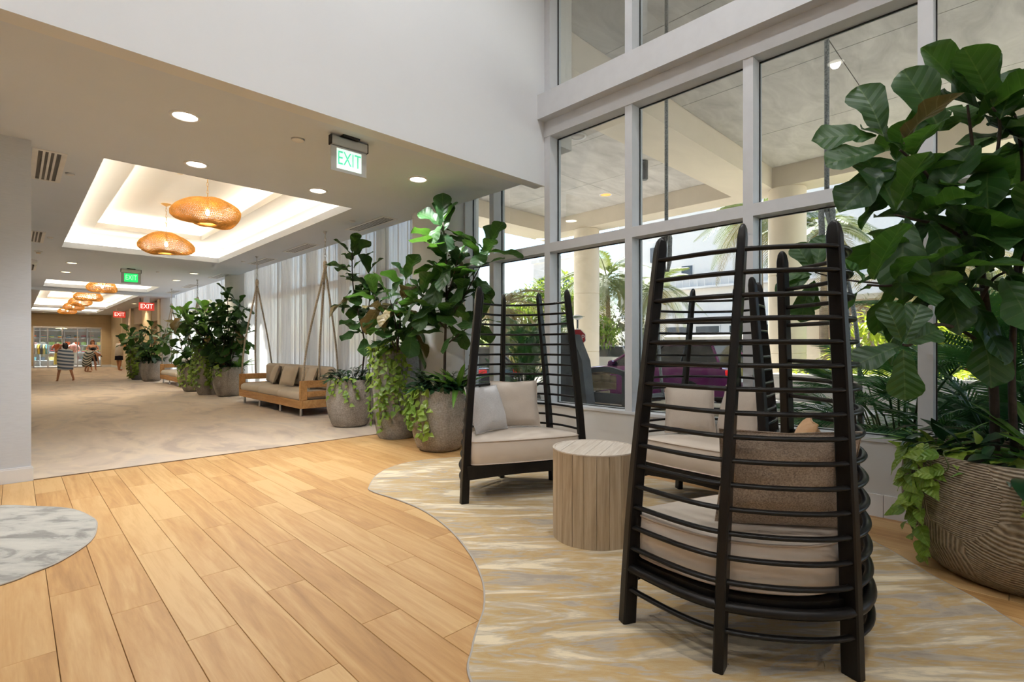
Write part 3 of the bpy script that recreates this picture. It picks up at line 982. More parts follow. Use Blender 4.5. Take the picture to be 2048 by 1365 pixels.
seat_pillow('smooth beige pillow in the chair left of the table', (LL, LA), -0.06, 0.25, 0.76, 0.46, 0.44, 0.15, M['pil_beige'], R(6), R(16), 2)
seat_pillow('beige pillow standing in the chair by the window, left one', (TL, TA), -0.12, 0.25, 0.755, 0.44, 0.44, 0.15, M['pil_beige'], R(20), R(16), 3)
seat_pillow('beige pillow standing in the chair by the window, right one', (TL, TA), 0.27, 0.36, 0.755, 0.42, 0.42, 0.15, M['pil_beige'], R(-38), R(14), 4)
seat_pillow('large taupe woven back cushion in the nearest slatted chair', (NL, NA), -0.09, 0.235, 0.735, 0.56, 0.44, 0.17, M['pil_taupe'], R(32), R(10), 5)
seat_pillow('amber pillow behind the taupe cushion in the nearest chair', (NL, NA), 0.23, 0.41, 0.745, 0.40, 0.44, 0.12, M['pil_orange'], R(-40), R(16), 6)

# ---- drum side table of weathered staves
M['stave'] = wood('bleached_weathered_wood', (0.27, 0.185, 0.11), (0.40, 0.30, 0.19), (0.53, 0.42, 0.29), rough=0.7, axis_stretch=(14, 14, 0.9), bmp=0.35, spread=0.18)
M['tabletop'] = wood('bleached_top_boards', (0.46, 0.37, 0.29), (0.57, 0.49, 0.40), (0.67, 0.60, 0.51), rough=0.6, axis_stretch=(2.0, 26, 20), bmp=0.3, spread=0.16)
t = thing('drum_table', 'round drum side table of bleached wooden staves between the chairs', 'table', (2.85, 2.11, 0.0105), 0.4)
NS, RT, HT = 22, 0.285, 0.60
for k in range(NS):
    a0, a1 = 2 * PI * k / NS + 0.004, 2 * PI * (k + 1) / NS - 0.004
    aa = [a0 + (a1 - a0) * j / 3 for j in range(4)]
    dr = rnd.uniform(-0.001, 0.0015)
    poly = [((RT + dr) * math.cos(a), (RT + dr) * math.sin(a)) for a in aa] + [((RT - 0.022) * math.cos(a), (RT - 0.022) * math.sin(a)) for a in reversed(aa)]
    MB().prism(poly, 0.0, HT - 0.004).build('stave', M['stave'], t, 30)
nb = 6
rb = RT - 0.014
for k in range(nb):
    y0, y1 = -rb + 2 * rb * k / nb + 0.001, -rb + 2 * rb * (k + 1) / nb - 0.001
    ys = [y0 + (y1 - y0) * j / 5 for j in range(6)]
    xs = [math.sqrt(max(0, rb * rb - yy * yy)) for yy in ys]
    poly = [(x, yy) for x, yy in zip(xs, ys)] + [(-x, yy) for x, yy in reversed(list(zip(xs, ys)))]
    MB().prism(poly, HT - 0.03, HT - 0.001 + rnd.uniform(-0.001, 0.001)).build('top_board', M['tabletop'], t)
MB().lathe([(RT - 0.013, HT - 0.02), (RT - 0.013, HT), (RT + 0.002, HT), (RT + 0.002, HT - 0.008)], 44, caps=False).build('rim', M['tabletop'], t, 40)

# ---- hanging sofas
def sofa(loc, hang, label, group, L=3.55, D=0.80, mats=None, back=True, rope='rope', legs=True, zt=CZ, pillows=(), armz=0.66, kn=2.7):
    """local: x = depth away from the corridor, y along; origin at floor, middle of the front edge"""
    t = thing('swing_sofa', label, 'sofa', loc, 0, group)
    fw = mats or M['teak']
    h = L / 2
    def pc(nm, a, b, m=fw, c=0.008, par=t, sm=False):
        return MB().cbox(a, b, c).build(nm, m, par, sm)
    pc('front_rail', (0, -h, 0.15), (0.045, h, 0.30)); pc('back_rail', (D - 0.045, -h, 0.15), (D, h, 0.30))
    pc('base_panel', (0.045, -h + 0.05, 0.22), (D - 0.045, h - 0.05, 0.27))
    for s in (-1, 1):
        y0, y1 = (h - 0.06, h) if s > 0 else (-h, -h + 0.06)
        pc('side_rail', (0.045, y0, 0.15), (D - 0.045, y1, 0.30))
        pc('arm_post', (0.0, y0, 0.30), (0.13, y1, armz)); pc('arm_post', (D - 0.10, y0, 0.30), (D, y1, armz))
        pc('arm_top', (0.13, y0, armz - 0.13), (D - 0.10, y1, armz)); pc('arm_board', (0.13, y0, 0.36), (D - 0.10, y1, 0.46))
    if legs:
        for y in (-h + 0.16, -h / 3, h / 3, h - 0.16):
            for x in (0.08, D - 0.08):
                MB().lathe([(0.028, 0.0), (0.024, 0.15)], 14, (x, y, 0)).build('leg', M['steel'], t, 40)
    n = 3
    w = (L - 0.14) / n
    for k in range(n):
        y0 = -h + 0.07 + k * w
        o = pc('seat_cushion', (0.0, y0 + 0.004, 0.275), (D - 0.06, y0 + w - 0.004, 0.455), M['canvas'], 0.05, t, True)
        bevel(o, 0.03, 3)
        if back:
            o = pc('back_cushion', (D - 0.24, y0 + 0.01, 0.44), (D - 0.05, y0 + w - 0.01, 0.90), M['canvas2'], 0.05, t, True)
            bevel(o, 0.03, 3)
    ox, oy, oz = loc
    for (hx, hy), s in zip(hang, (-1, 1)):
        top = Vector((hx - ox, hy - oy, zt - oz))
        knot = Vector((hx - ox, hy - oy, kn - oz))
        ye = s * (h - 0.03)
        MB().lathe([(0.035, 0.0), (0.035, -0.012), (0.015, -0.04)], 14, tuple(top)).build('ceiling_hook', M['steel'], t, 40)
        mb = MB()
        nl = max(3, int((top.z - knot.z) / 0.07))
        for k in range(nl):
            z = top.z - 0.04 - (k + 0.5) * (top.z - 0.04 - knot.z) / nl
            pts = []
            for q in range(9):
                a = 2 * PI * q / 8
                pts.append((top.x + (0.016 * math.cos(a) if k % 2 else 0), top.y + (0 if k % 2 else 0.016 * math.cos(a)), z + 0.045 * math.sin(a)))
            mb.tube(pts, 0.006, 5)
        mb.build('chain', M['steel'], t, True)
        MB().tube([knot + Vector((0, 0, 0.09)), knot + Vector((0, 0, 0.06)), knot, knot - Vector((0, 0, 0.06))], [0.02, 0.035, 0.038, 0.025], 10).build('rope_knot', M[rope], t, True)
        for ex, sag in ((0.06, 0.05), (D * 0.45, 0.02), (D - 0.06, -0.03)):
            e = Vector((ex, ye, armz - 0.01))
            pts = [knot + (e - knot) * (q / 12) + Vector((-sag, -s * 0.0, 0)) * math.sin(PI * (q / 12) ** 1.5) for q in range(13)]
            MB().tube(pts, 0.0185, 8).build('rope', M[rope], t, True)
    return t
S1 = (3.72, 11.10, 0.0085)
sofa(S1, [(3.87, 8.62), (3.85, 12.04)], 'teak swing sofa with cream cushions on ropes, nearer of the two', 'rope hung swing sofas')
S2 = (3.72, 20.05, 0.0085)
sofa(S2, [(3.93, 17.52), (3.90, 20.88)], 'teak swing sofa with cream cushions on ropes, farther of the two', 'rope hung swing sofas')
for i, (x, y, tilt, lab) in enumerate([(4.20, 11.95, 0.22, 'left of three'), (4.13, 10.95, -0.25, 'middle of three'), (4.17, 9.95, 0.15, 'right of three')]):
    pillow('sand coloured throw pillow on the nearer swing sofa, ' + lab, 0.48, 0.44, 0.15, M['canvas2'], (x, y, 0.69), aim((-0.93, tilt, 0.33)), 30 + i)
pillow('white throw pillow propped on the farther swing sofa', 0.50, 0.46, 0.15, M['pil_grey'], (4.17, 19.3, 0.70), aim((-0.93, 0.1, 0.33)), 34)
M['zebra'] = rug_mat('zebra_print', [(0.66, (0.02, 0.03, 0.03)), (0.69, (0.7, 0.7, 0.68))], 0.4, 1.2, 8.0, 3.0, 1.5)
pillow('zebra striped throw pillow on the farther swing sofa', 0.50, 0.46, 0.15, M['zebra'], (4.17, 20.6, 0.70), aim((-0.93, 0.0, 0.33)), 35)
# ================================================================== PLANTS
def leaf_mat(name, c0, c1, vein, rough=0.35, trans=0.25, veins=7.0, tcol=None):
    m, nt, b = new_mat(name)
    tc = nt.nodes.new('ShaderNodeTexCoord')
    sp = nt.nodes.new('ShaderNodeSeparateXYZ')
    nt.links.new(tc.outputs['Object'], sp.inputs[0])
    def mth(op, a, bb=None, cc=None):
        n = nt.nodes.new('ShaderNodeMath'); n.operation = op
        for i, q in enumerate((a, bb, cc)):
            if q is None: continue
            if isinstance(q, (int, float)): n.inputs[i].default_value = q
            else: nt.links.new(q, n.inputs[i])
        return n.outputs[0]
    ax = mth('ABSOLUTE', sp.outputs[0])
    s = mth('MULTIPLY_ADD', ax, -0.75, sp.outputs[1])
    fr = mth('FRACT', mth('MULTIPLY', s, veins))
    side = mth('LESS_THAN', mth('ABSOLUTE', mth('SUBTRACT', fr, 0.5)), 0.045)
    mid = mth('LESS_THAN', ax, 0.010)
    vn = mth('MAXIMUM', mth('MULTIPLY', side, 0.55), mid)
    oi = nt.nodes.new('ShaderNodeObjectInfo')
    f = noise_tex(nt, tc.outputs['Object'], 3.0, 3)
    k = mth('MULTIPLY_ADD', oi.outputs['Random'], 0.55, mth('MULTIPLY', f, 0.45))
    r = ramp(nt, k, [(0.2, c0), (0.85, c1)])
    mx = nt.nodes.new('ShaderNodeMixRGB')
    mx.inputs[2].default_value = (*vein, 1)
    nt.links.new(mth('MULTIPLY', vn, 0.55), mx.inputs[0])
    nt.links.new(r.outputs[0], mx.inputs[1])
    nt.links.new(mx.outputs[0], b.inputs['Base Color'])
    b.inputs['Roughness'].default_value = rough
    wv = mth('ABSOLUTE', mth('SUBTRACT', fr, 0.5))
    bump(nt, b, wv, 0.35, 0.02)
    t = nt.nodes.new('ShaderNodeBsdfTranslucent')
    if tcol:
        t.inputs[0].default_value = (*tcol, 1)
    else:
        nt.links.new(mx.outputs[0], t.inputs[0])
    ms = nt.nodes.new('ShaderNodeMixShader')
    ms.inputs[0].default_value = trans
    nt.links.new(b.outputs[0], ms.inputs[1]); nt.links.new(t.outputs[0], ms.inputs[2])
    nt.links.new(ms.outputs[0], nt.nodes['Material Output'].inputs['Surface'])
    return m
M['fig'] = leaf_mat('fig_leaf', (0.010, 0.045, 0.012), (0.038, 0.105, 0.024), (0.13, 0.20, 0.07), 0.42, 0.30, 7.0, (0.08, 0.20, 0.02))
M['fig_old'] = leaf_mat('fig_leaf_browning', (0.10, 0.09, 0.03), (0.26, 0.17, 0.06), (0.3, 0.25, 0.12), 0.45, 0.2)
M['pothos'] = leaf_mat('pothos_leaf', (0.10, 0.22, 0.02), (0.30, 0.42, 0.06), (0.40, 0.50, 0.14), 0.35, 0.35, 5.0, (0.30, 0.45, 0.05))
M['zz'] = leaf_mat('glossy_underplant_leaf', (0.010, 0.04, 0.015), (0.035, 0.10, 0.03), (0.05, 0.13, 0.05), 0.28, 0.15, 4.0)
M['strap'] = leaf_mat('strap_leaf', (0.04, 0.14, 0.02), (0.13, 0.30, 0.05), (0.22, 0.40, 0.10), 0.35, 0.35, 1.0, (0.2, 0.4, 0.05))
M['bark'] = plain('fig_bark', (0.045, 0.03, 0.022), 0.8, var=0.4, scale=30, bmp=0.4, bscale=40)
M['stem'] = plain('green_stem', (0.10, 0.13, 0.04), 0.6, var=0.2)
M['soil'] = plain('potting_soil', (0.03, 0.022, 0.016), 0.95, var=0.4, scale=30, bmp=0.6)
def stone_mat(name, c0, c1, c2, sc=55):
    m, nt, b = new_mat(name)
    v = coords(nt)
    f = noise_tex(nt, v, sc, 3, 0.7)
    g = noise_tex(nt, v, 2.5, 4)
    a = nt.nodes.new('ShaderNodeMath'); a.operation = 'MULTIPLY_ADD'; a.inputs[1].default_value = 0.5
    nt.links.new(g, a.inputs[0]); nt.links.new(f, a.inputs[2])
    r = ramp(nt, a.outputs[0], [(0.55, c0), (0.75, c1), (0.95, c2)])
    nt.links.new(r.outputs[0], b.inputs['Base Color'])
    b.inputs['Roughness'].default_value = 0.75
    bump(nt, b, f, 0.25, 0.006)
    return m
M['stone'] = stone_mat('speckled_stone', (0.20, 0.175, 0.15), (0.31, 0.275, 0.24), (0.44, 0.40, 0.36))
M['stone2'] = stone_mat('grey_cast_stone', (0.20, 0.20, 0.20), (0.29, 0.285, 0.28), (0.37, 0.365, 0.36), 40)
def carved_mat():
    m, nt, b = new_mat('combed_brown_stone')
    tc = nt.nodes.new('ShaderNodeTexCoord')
    vo = nt.nodes.new('ShaderNodeTexVoronoi'); vo.inputs['Scale'].default_value = 3.2
    nt.links.new(tc.outputs['Object'], vo.inputs['Vector'])
    # each patch combed in its own direction
    sep = nt.nodes.new('ShaderNodeSeparateColor'); nt.links.new(vo.outputs['Color'], sep.inputs[0])
    an = nt.nodes.new('ShaderNodeMath'); an.operation = 'MULTIPLY'; an.inputs[1].default_value = 3.1
    nt.links.new(sep.outputs[0], an.inputs[0])
    vr = nt.nodes.new('ShaderNodeVectorRotate'); vr.rotation_type = 'Y_AXIS'
    nt.links.new(tc.outputs['Object'], vr.inputs['Vector']); nt.links.new(an.outputs[0], vr.inputs['Angle'])
    wv = nt.nodes.new('ShaderNodeTexWave'); wv.inputs['Scale'].default_value = 26; wv.inputs['Distortion'].default_value = 1.0; wv.bands_direction = 'Z'
    nt.links.new(vr.outputs[0], wv.inputs['Vector'])
    f = noise_tex(nt, tc.outputs['Object'], 40, 3)
    a = nt.nodes.new('ShaderNodeMath'); a.operation = 'MULTIPLY_ADD'; a.inputs[1].default_value = 0.6
    nt.links.new(wv.outputs['Fac'], a.inputs[0]); nt.links.new(f, a.inputs[2])
    r = ramp(nt, a.outputs[0], [(0.4, (0.14, 0.105, 0.07)), (0.8, (0.28, 0.22, 0.15)), (1.0, (0.37, 0.31, 0.23))])
    nt.links.new(r.outputs[0], b.inputs['Base Color'])
    b.inputs['Roughness'].default_value = 0.8
    bump(nt, b, wv.outputs['Fac'], 0.7, 0.008)
    return m
M['carved'] = carved_mat()

FIGW = [(0, .012), (.06, .06), (.14, .115), (.25, .165), (.36, .18), (.47, .20), (.58, .245), (.70, .295), (.80, .305), (.89, .26), (.96, .15), (1.0, .03)]
HEART = [(0, .05), (.06, .27), (.18, .36), (.32, .37), (.5, .31), (.68, .21), (.85, .10), (1.0, .005)]
OVAL = [(0, .01), (.12, .10), (.3, .17), (.5, .185), (.7, .15), (.88, .075), (1.0, .004)]
STRAP = [(0, .03), (.1, .045), (.35, .065), (.6, .062), (.82, .04), (1.0, .003)]
def leaf_geo(prof, droop=0.25, fold=0.22, wave=0.03, nx=2, seed=0, curl=0.0):
    """unit leaf: base at the origin, along +y, face +z"""
    rr = random.Random(seed)
    ph = rr.uniform(0, 6)
    vs, fs = [], []
    n = 2 * nx + 1
    for t, w in prof:
        for i in range(-nx, nx + 1):
            s = i / nx
            x = s * w
            z = -droop * t * t + fold * abs(x) * (1 - 0.3 * t) + wave * math.sin(t * 13 + ph + (1.3 if s > 0 else 0)) * s * s
            z -= curl * (s * s) * w
            vs.append((x, t * (1 - 0.12 * droop), z))
    for j in range(len(prof) - 1):
        for i in range(n - 1):
            fs.append((j * n + i, j * n + i + 1, (j + 1) * n + i + 1, (j + 1) * n + i))
    return vs, fs
def leaf_mesh(name, mat, prof, **k):
    vs, fs = leaf_geo(prof, **k)
    return MB().add(vs, fs).mesh(name, mat, True)
FIGM = [leaf_mesh('fig_leaf', M['fig'], FIGW, droop=d, fold=f, wave=w, nx=2, seed=i) for i, (d, f, w) in enumerate([(0.12, 0.30, 0.035), (0.35, 0.22, 0.05), (0.55, 0.25, 0.045), (0.25, 0.45, 0.06), (0.7, 0.12, 0.05)])]
FIGO = leaf_mesh('fig_leaf', M['fig_old'], FIGW, droop=0.6, fold=0.5, wave=0.06, seed=9)
HEARTG = [leaf_geo(HEART, droop=0.3, fold=0.25, wave=0.02, nx=1, seed=i) for i in range(3)]
OVALG = [leaf_geo(OVAL, droop=d, fold=0.3, wave=0.01, nx=1, seed=i) for i, d in enumerate((0.2, 0.4, 0.6))]
STRAPM = [leaf_mesh('strap_leaf', M['strap'], STRAP, droop=d, fold=0.5, wave=0.0, nx=1, seed=i) for i, d in enumerate((0.2, 0.5, 0.8))]
HEARTM = [leaf_mesh('leaf', M['pothos'], HEART, droop=0.3, fold=0.25, wave=0.02, nx=2, seed=i) for i in range(3)]

def frame(P, d, nrm, L):
    y = Vector(d).normalized()
    z = Vector(nrm)
    z = z - y * z.dot(y)
    if z.length < 1e-4:
        z = Vector((1, 0, 0)) - y * y.x
    z.normalize()
    x = y.cross(z)
    m = Matrix((x * L, y * L, z * L)).transposed().to_4x4()
    m.translation = Vector(P)
    return m
def put_leaf(parent, me, P, d, nrm, L, name='leaf'):
    o = bpy.data.objects.new(name, me)
    COL.objects.link(o)
    o.parent = parent
    o.matrix_local = frame(P, d, nrm, L)
    return o
def branch(parent, pts, r0, r1, name='branch', mat=None):
    c = catmull([Vector(p) for p in pts], 5, False)
    n = len(c)
    MB().tube(c, [r0 + (r1 - r0) * i / (n - 1) for i in range(n)], 7).build(name, mat or M['bark'], parent, True)
    return c
def along(c, t):
    q = t * (len(c) - 1)
    i = min(int(q), len(c) - 2)
    return c[i].lerp(c[i + 1], q - i), (c[i + 1] - c[i]).normalized()
def leaves_on(parent, c, n, L, rr, t0=0.25, old=0.03, up=0.25, tip=2, lateral=None):
    a = rr.uniform(0, 6.28)
    for k in range(n):
        t = t0 + (1 - t0) * (k + rr.uniform(-.3, .3)) / max(1, n - 1) if n > 1 else 1.0
        t = min(1, max(0.02, t))
        P, D = along(c, t)
        a += 2.39996 + rr.uniform(-0.3, 0.3)
        ref = Vector((0, 0, 1)) if abs(D.z) < 0.9 else Vector((1, 0, 0))
        u = D.cross(ref).normalized(); w = u.cross(D)
        rad = u * math.cos(a) + w * math.sin(a)
        if rad.z < -0.3:
            rad.z *= 0.4
        istip = k >= n - tip
        hz = Vector((rad.x, rad.y, rad.z * 0.3))
        hz.normalize()
        e = rr.uniform(1.0, 2.2) if istip else (rr.uniform(-0.95, -0.1) if rr.random() < 0.55 else rr.uniform(0.25, 1.2))
        d = (hz + Vector((0, 0, e)) + D * 0.25).normalized()
        nrm = Vector((0, 0, 1)) - hz * e * 0.9 + Vector((rr.uniform(-.35, .35), rr.uniform(-.35, .35), 0))
        sz = L * rr.uniform(0.78, 1.18) * (0.8 if istip and k == n - 1 else 1)
        me = FIGO if rr.random() < old else FIGM[rr.choice([0, 0, 3]) if istip else rr.randrange(5)]
        st = P + d * 0.035
        put_leaf(parent, me, st, d, nrm, sz)
def planter(label, loc, prof, mat, lip=0.03, soil=0.07, cat='planter', name='potted_fig', group=None, nseg=40):
    t = thing(name, label, cat, loc, 0, group)
    top = prof[-1]
    P = [(r, z) for r, z in prof] + [(top[0] - lip * 0.5, top[1] + 0.004), (top[0] - lip, top[1]), (top[0] - lip - 0.01, top[1] - soil - 0.02)]
    MB().lathe([(0.02, 0.0)] + P, nseg, caps=False).build('pot', mat, t, 50)
    MB().lathe([(top[0] - lip - 0.004, top[1] - soil - 0.01), (top[0] * 0.5, top[1] - soil + 0.012), (0.001, top[1] - soil + 0.02)], 24).build('soil', M['soil'], t, True)
    return t
def underplant(t, R0, z, rr, n=90, L=0.11, mat='zz', spread=1.1, h=0.16, geo=None):
    mb = MB()
    for k in range(n):
        a = rr.uniform(0, 2 * PI)
        q = math.sqrt(rr.random()) * R0 * spread
        hh = h * rr.uniform(0.1, 1.0) * (1.2 - 0.6 * q / (R0 * spread))
        P = Vector((q * math.cos(a), q * math.sin(a), z + hh - (0.04 if q > R0 else 0)))
        d = Vector((math.cos(a) + rr.uniform(-.7, .7), math.sin(a) + rr.uniform(-.7, .7), rr.uniform(-0.2, 0.9)))
        vs, fs = rr.choice(geo or OVALG)
        mb.add(vs, fs, 0, frame(P, d, Vector((rr.uniform(-.4, .4), rr.uniform(-.4, .4), 1)), L * rr.uniform(0.7, 1.35)))
    return stuff(mb.build('underplanting', M[mat], t, True))
def fern_stem(t, P, d, L, rr, mat='zz', n=9, leaf=0.07):
    """arching ZZ stem with paired leaves"""
    mb = MB()
    P = Vector(P); d = Vector(d).normalized()
    pts = [P + d * L * s + Vector((0, 0, -0.25 * L * s * s)) for s in [k / 6 for k in range(7)]]
    mb.tube(pts, [0.006 * (1 - 0.6 * k / 6) for k in range(7)], 5, 1)
    for k in range(n):
        s = 0.25 + 0.75 * k / (n - 1)
        q, D = along(pts, s)
        u = D.cross(Vector((0, 0, 1))).normalized()
        for sg in (-1, 1):
            vs, fs = OVALG[k % 3]
            mb.add(vs, fs, 0, frame(q, u * sg + D * 0.7 + Vector((0, 0, .2)), Vector((0, 0, 1)) + D * 0.2, leaf * rr.uniform(.8, 1.2)))
    return stuff(mb.build('stem_with_leaflets', [M[mat], M['stem']], t, True))
def vine(t, a, R0, ztop, length, rr, Rpot, single=False, leaf=0.075, dens=0.05, out=0.02):
    """trailing pothos: over the rim at angle a, then down along the pot"""
    pts = [Vector((math.cos(a) * R0 * 0.75, math.sin(a) * R0 * 0.75, ztop + 0.02)), Vector((math.cos(a) * (R0 + 0.02), math.sin(a) * (R0 + 0.02), ztop + 0.035))]
    n = max(3, int(length / 0.09))
    aa = a
    for k in range(1, n + 1):
        z = ztop - length * k / n
        aa += rr.uniform(-0.07, 0.07)
        rr_ = Rpot(z) + out + rr.uniform(0, 0.025)
        pts.append(Vector((math.cos(aa) * rr_, math.sin(aa) * rr_, z)))
    c = catmull(pts, 4, False)
    v = MB().tube(c, 0.0035, 5).build('vine', M['stem'], t, True)
    m = int((length + 0.15) / dens)
    mb = MB()
    for k in range(m):
        P, D = along(c, min(1, (k + rr.random()) / m))
        o = Vector((P.x, P.y, 0)).normalized()
        tang = Vector((-o.y, o.x, 0)) * rr.choice((-1, 1))
        d = o * rr.uniform(0.2, 0.9) + tang * rr.uniform(0.2, 1.0) + Vector((0, 0, rr.uniform(-1.1, 0.1)))
        nrm = o + Vector((0, 0, rr.uniform(0.3, 1.0)))
        s = leaf * rr.uniform(0.7, 1.3)
        if single:
            put_leaf(v, rr.choice(HEARTM), P + d.normalized() * 0.02, d, nrm, s)
        else:
            vs, fs = rr.choice(HEARTG)
            mb.add(vs, fs, 0, frame(P + d.normalized() * 0.015, d, nrm, s))
    if not single:
        stuff(mb.build('vine_foliage', M['pothos'], v, True))
def straps(t, c, n, L, rr, me=None):
    for k in range(n):
        a = 2 * PI * k / n + rr.uniform(-.3, .3)
        e = rr.uniform(0.5, 1.6)
        d = Vector((math.cos(a), math.sin(a), e))
        put_leaf(t, rr.choice(STRAPM), Vector(c) + Vector((0, 0, 0.02 * k / n)), d, Vector((-math.cos(a) * e, -math.sin(a) * e, 1)), L * rr.uniform(.75, 1.15), 'strap_leaf')
EGG = [(0.24, 0.0), (0.285, 0.04), (0.335, 0.18), (0.368, 0.36), (0.375, 0.50), (0.362, 0.64), (0.343, 0.755)]
TALL = [(0.235, 0.0), (0.265, 0.05), (0.305, 0.25), (0.332, 0.55), (0.340, 0.85), (0.328, 1.10), (0.312, 1.255)]
def profR(prof):
    def f(z):
        for (r0, z0), (r1, z1) in zip(prof, prof[1:]):
            if z0 <= z <= z1:
                return r0 + (r1 - r0) * (z - z0) / (z1 - z0)
        return prof[0][0] if z < prof[0][1] else prof[-1][0]
    return f
def toward_cam(p):
    return math.atan2(-p[1], -p[0])

def loc_pts(root, pix):
    o = Vector(root.location)
    return [at(*p) - o for p in pix]

# ---- cluster beside the corridor mouth
rr = random.Random(21)
pA = planter('short speckled planter at the left of the front cluster, fig leaning left', (3.925, 7.81, 0.009), EGG, M['stone'], group='planters with fiddle leaf figs')
c = branch(pA, loc_pts(pA, [(722, 765, 8.30), (729, 690, 8.25), (718, 632, 8.2), (706, 570, 8.15), (704, 505, 8.15)]), 0.016, 0.008, 'trunk')
leaves_on(pA, c, 30, 0.38, rr, 0.30)
c = branch(pA, loc_pts(pA, [(725, 668, 8.22), (738, 610, 8.2), (738, 545, 8.2)]), 0.010, 0.006); leaves_on(pA, c, 14, 0.34, rr, 0.2)
ca = toward_cam(pA.location)
underplant(pA, 0.33, 0.74, rr, 110, 0.13)
for k in range(10):
    a = rr.uniform(0, 6.28); fern_stem(pA, (0.12 * math.cos(a), 0.12 * math.sin(a), 0.72), (0.7 * math.cos(a), 0.7 * math.sin(a), 1.1), rr.uniform(.28, .42), rr)
for k in range(5):
    vine(pA, ca - 0.9 + 0.28 * k, 0.34, 0.755, rr.uniform(0.15, 0.4), rr, profR(EGG))

pB = planter('tall grey planter in the middle of the front cluster, covered in trailing vines', (3.93, 6.42, 0.0005), TALL, M['stone2'], group='planters with fiddle leaf figs')
for pix, n in (([(795, 705, 6.95), (800, 640, 6.9), (812, 560, 6.85)], 16), ([(790, 700, 6.9), (770, 640, 6.9), (748, 590, 6.95)], 12), ([(798, 700, 6.95), (828, 650, 6.65), (848, 595, 6.4)], 12), ([(795, 700, 6.95), (790, 640, 6.75), (780, 600, 6.6)], 8)):
    c = branch(pB, loc_pts(pB, pix), 0.012, 0.006); leaves_on(pB, c, n + 3, 0.36, rr, 0.15, 0.08)
cb = toward_cam(pB.location)
underplant(pB, 0.30, 1.23, rr, 120, 0.09, 'pothos', 1.15, 0.16, HEARTG)
underplant(pB, 0.28, 1.23, rr, 50, 0.12, 'zz', 1.0, 0.16)
for k in range(12):
    vine(pB, cb - 1.5 + 1.9 * (k / 11.0) + rr.uniform(-.05, .05), 0.31, 1.255, rr.choice((0.5, 0.8, 1.0, 1.1)) * (1.0 if k < 6 else 0.85), rr, profR(TALL), dens=0.046, leaf=0.082)

pC = planter('short speckled planter right of the tall one, holding the tallest fig', (3.87, 5.28, 0.0005), EGG, M['stone'], group='planters with fiddle leaf figs')
c = branch(pC, loc_pts(pC, [(889, 805, 6.42), (890, 700, 6.4), (893, 600, 6.38), (892, 520, 6.36), (886, 445, 6.35)]), 0.02, 0.010, 'trunk')
leaves_on(pC, c, 34, 0.40, rr, 0.34, 0.03)
put_leaf(pC, FIGM[0], c[-1], Vector((-0.03, 0, 1)), Vector((-0.62, -0.77, 0.1)), 0.38)
put_leaf(pC, FIGM[0], c[-1] - Vector((0, 0, 0.12)), Vector((0.05, -0.10, 1)), Vector((-0.62, -0.77, 0.15)), 0.40)
put_leaf(pC, FIGM[3], c[-1] - Vector((0, 0, 0.05)), Vector((-0.55, 0.55, 0.65)), Vector((-0.5, -0.6, 0.6)), 0.38)
for pix, n in (([(892, 650, 6.38), (930, 590, 6.25), (962, 530, 6.2), (980, 490, 6.15)], 15), ([(892, 660, 6.4), (862, 620, 6.35), (845, 590, 6.3)], 9), ([(893, 690, 6.4), (930, 660, 6.2), (968, 640, 6.1)], 9), ([(891, 600, 6.38), (905, 560, 6.2), (915, 520, 6.1)], 7)):
    b_ = branch(pC, loc_pts(pC, pix), 0.010, 0.005); leaves_on(pC, b_, n + 2, 0.37, rr, 0.25, 0.03)
cc_ = toward_cam(pC.location)
underplant(pC, 0.33, 0.74, rr, 150, 0.15)
for k in range(16):
    a = rr.uniform(0, 6.28); fern_stem(pC, (0.15 * math.cos(a), 0.15 * math.sin(a), 0.72), (0.6 * math.cos(a), 0.6 * math.sin(a), 1.2), rr.uniform(.3, .48), rr)
for k in range(6):
    vine(pC, cc_ - 1.35 + 0.16 * k, 0.343, 0.755, rr.uniform(0.3, 0.6), rr, profR(EGG), dens=0.04, leaf=0.09)
straps(pC, (0.12, -0.20, 0.70), 22, 0.52, rr)

# ---- middle cluster beyond the first sofa
rr = random.Random(33)
pD1 = planter('speckled planter in the middle cluster beside the nearer sofa arm', (4.02, 14.75, 0.009), EGG, M['stone'], group='planters with fiddle leaf figs')
pD2 = planter('tall planter in the middle cluster draped with green vines', (3.76, 15.62, 0.009), TALL, M['stone'], group='planters with fiddle leaf figs')
pD3 = planter('planter at the far side of the middle cluster near the farther sofa', (3.74, 17.0, 0.009), EGG, M['stone'], group='planters with fiddle leaf figs')
def bush(p, z, n, tops, L, nl, rr, r0=0.016):
    for (dx, dy, dz) in tops:
        pts = [(dx * 0.05, dy * 0.05, z - 0.05), (dx * 0.35, dy * 0.35, z + dz * 0.45), (dx * 0.8, dy * 0.8, z + dz * 0.8), (dx, dy, z + dz)]
        c = branch(p, pts, r0, 0.006)
        leaves_on(p, c, nl, L, rr, 0.18, 0.04)
bush(pD1, 0.72, 5, [(0.0, 0.1, 1.95), (-0.35, -0.3, 1.35), (0.1, -0.55, 1.65), (0.30, 0.1, 1.4), (-0.1, 0.35, 1.6), (-0.45, 0.2, 0.9), (0.2, -0.5, 0.9)], 0.38, 20, rr)
underplant(pD1, 0.33, 0.74, rr, 80, 0.16); straps(pD1, (0.2, -0.18, 0.70), 16, 0.55, rr)
for k in range(5): vine(pD1, toward_cam(pD1.location) - 1.4 + 0.2 * k, 0.343, 0.755, rr.uniform(.1, .35), rr, profR(EGG), leaf=0.1)
bush(pD2, 1.22, 5, [(-0.1, 0, 1.0), (-0.5, -0.3, 0.75), (0.05, -0.4, 0.95), (-0.55, 0.3, 0.9), (-0.05, 0.3, 1.1)], 0.37, 15, rr)
underplant(pD2, 0.30, 1.22, rr, 90, 0.12, 'pothos', 1.2, 0.15, HEARTG)
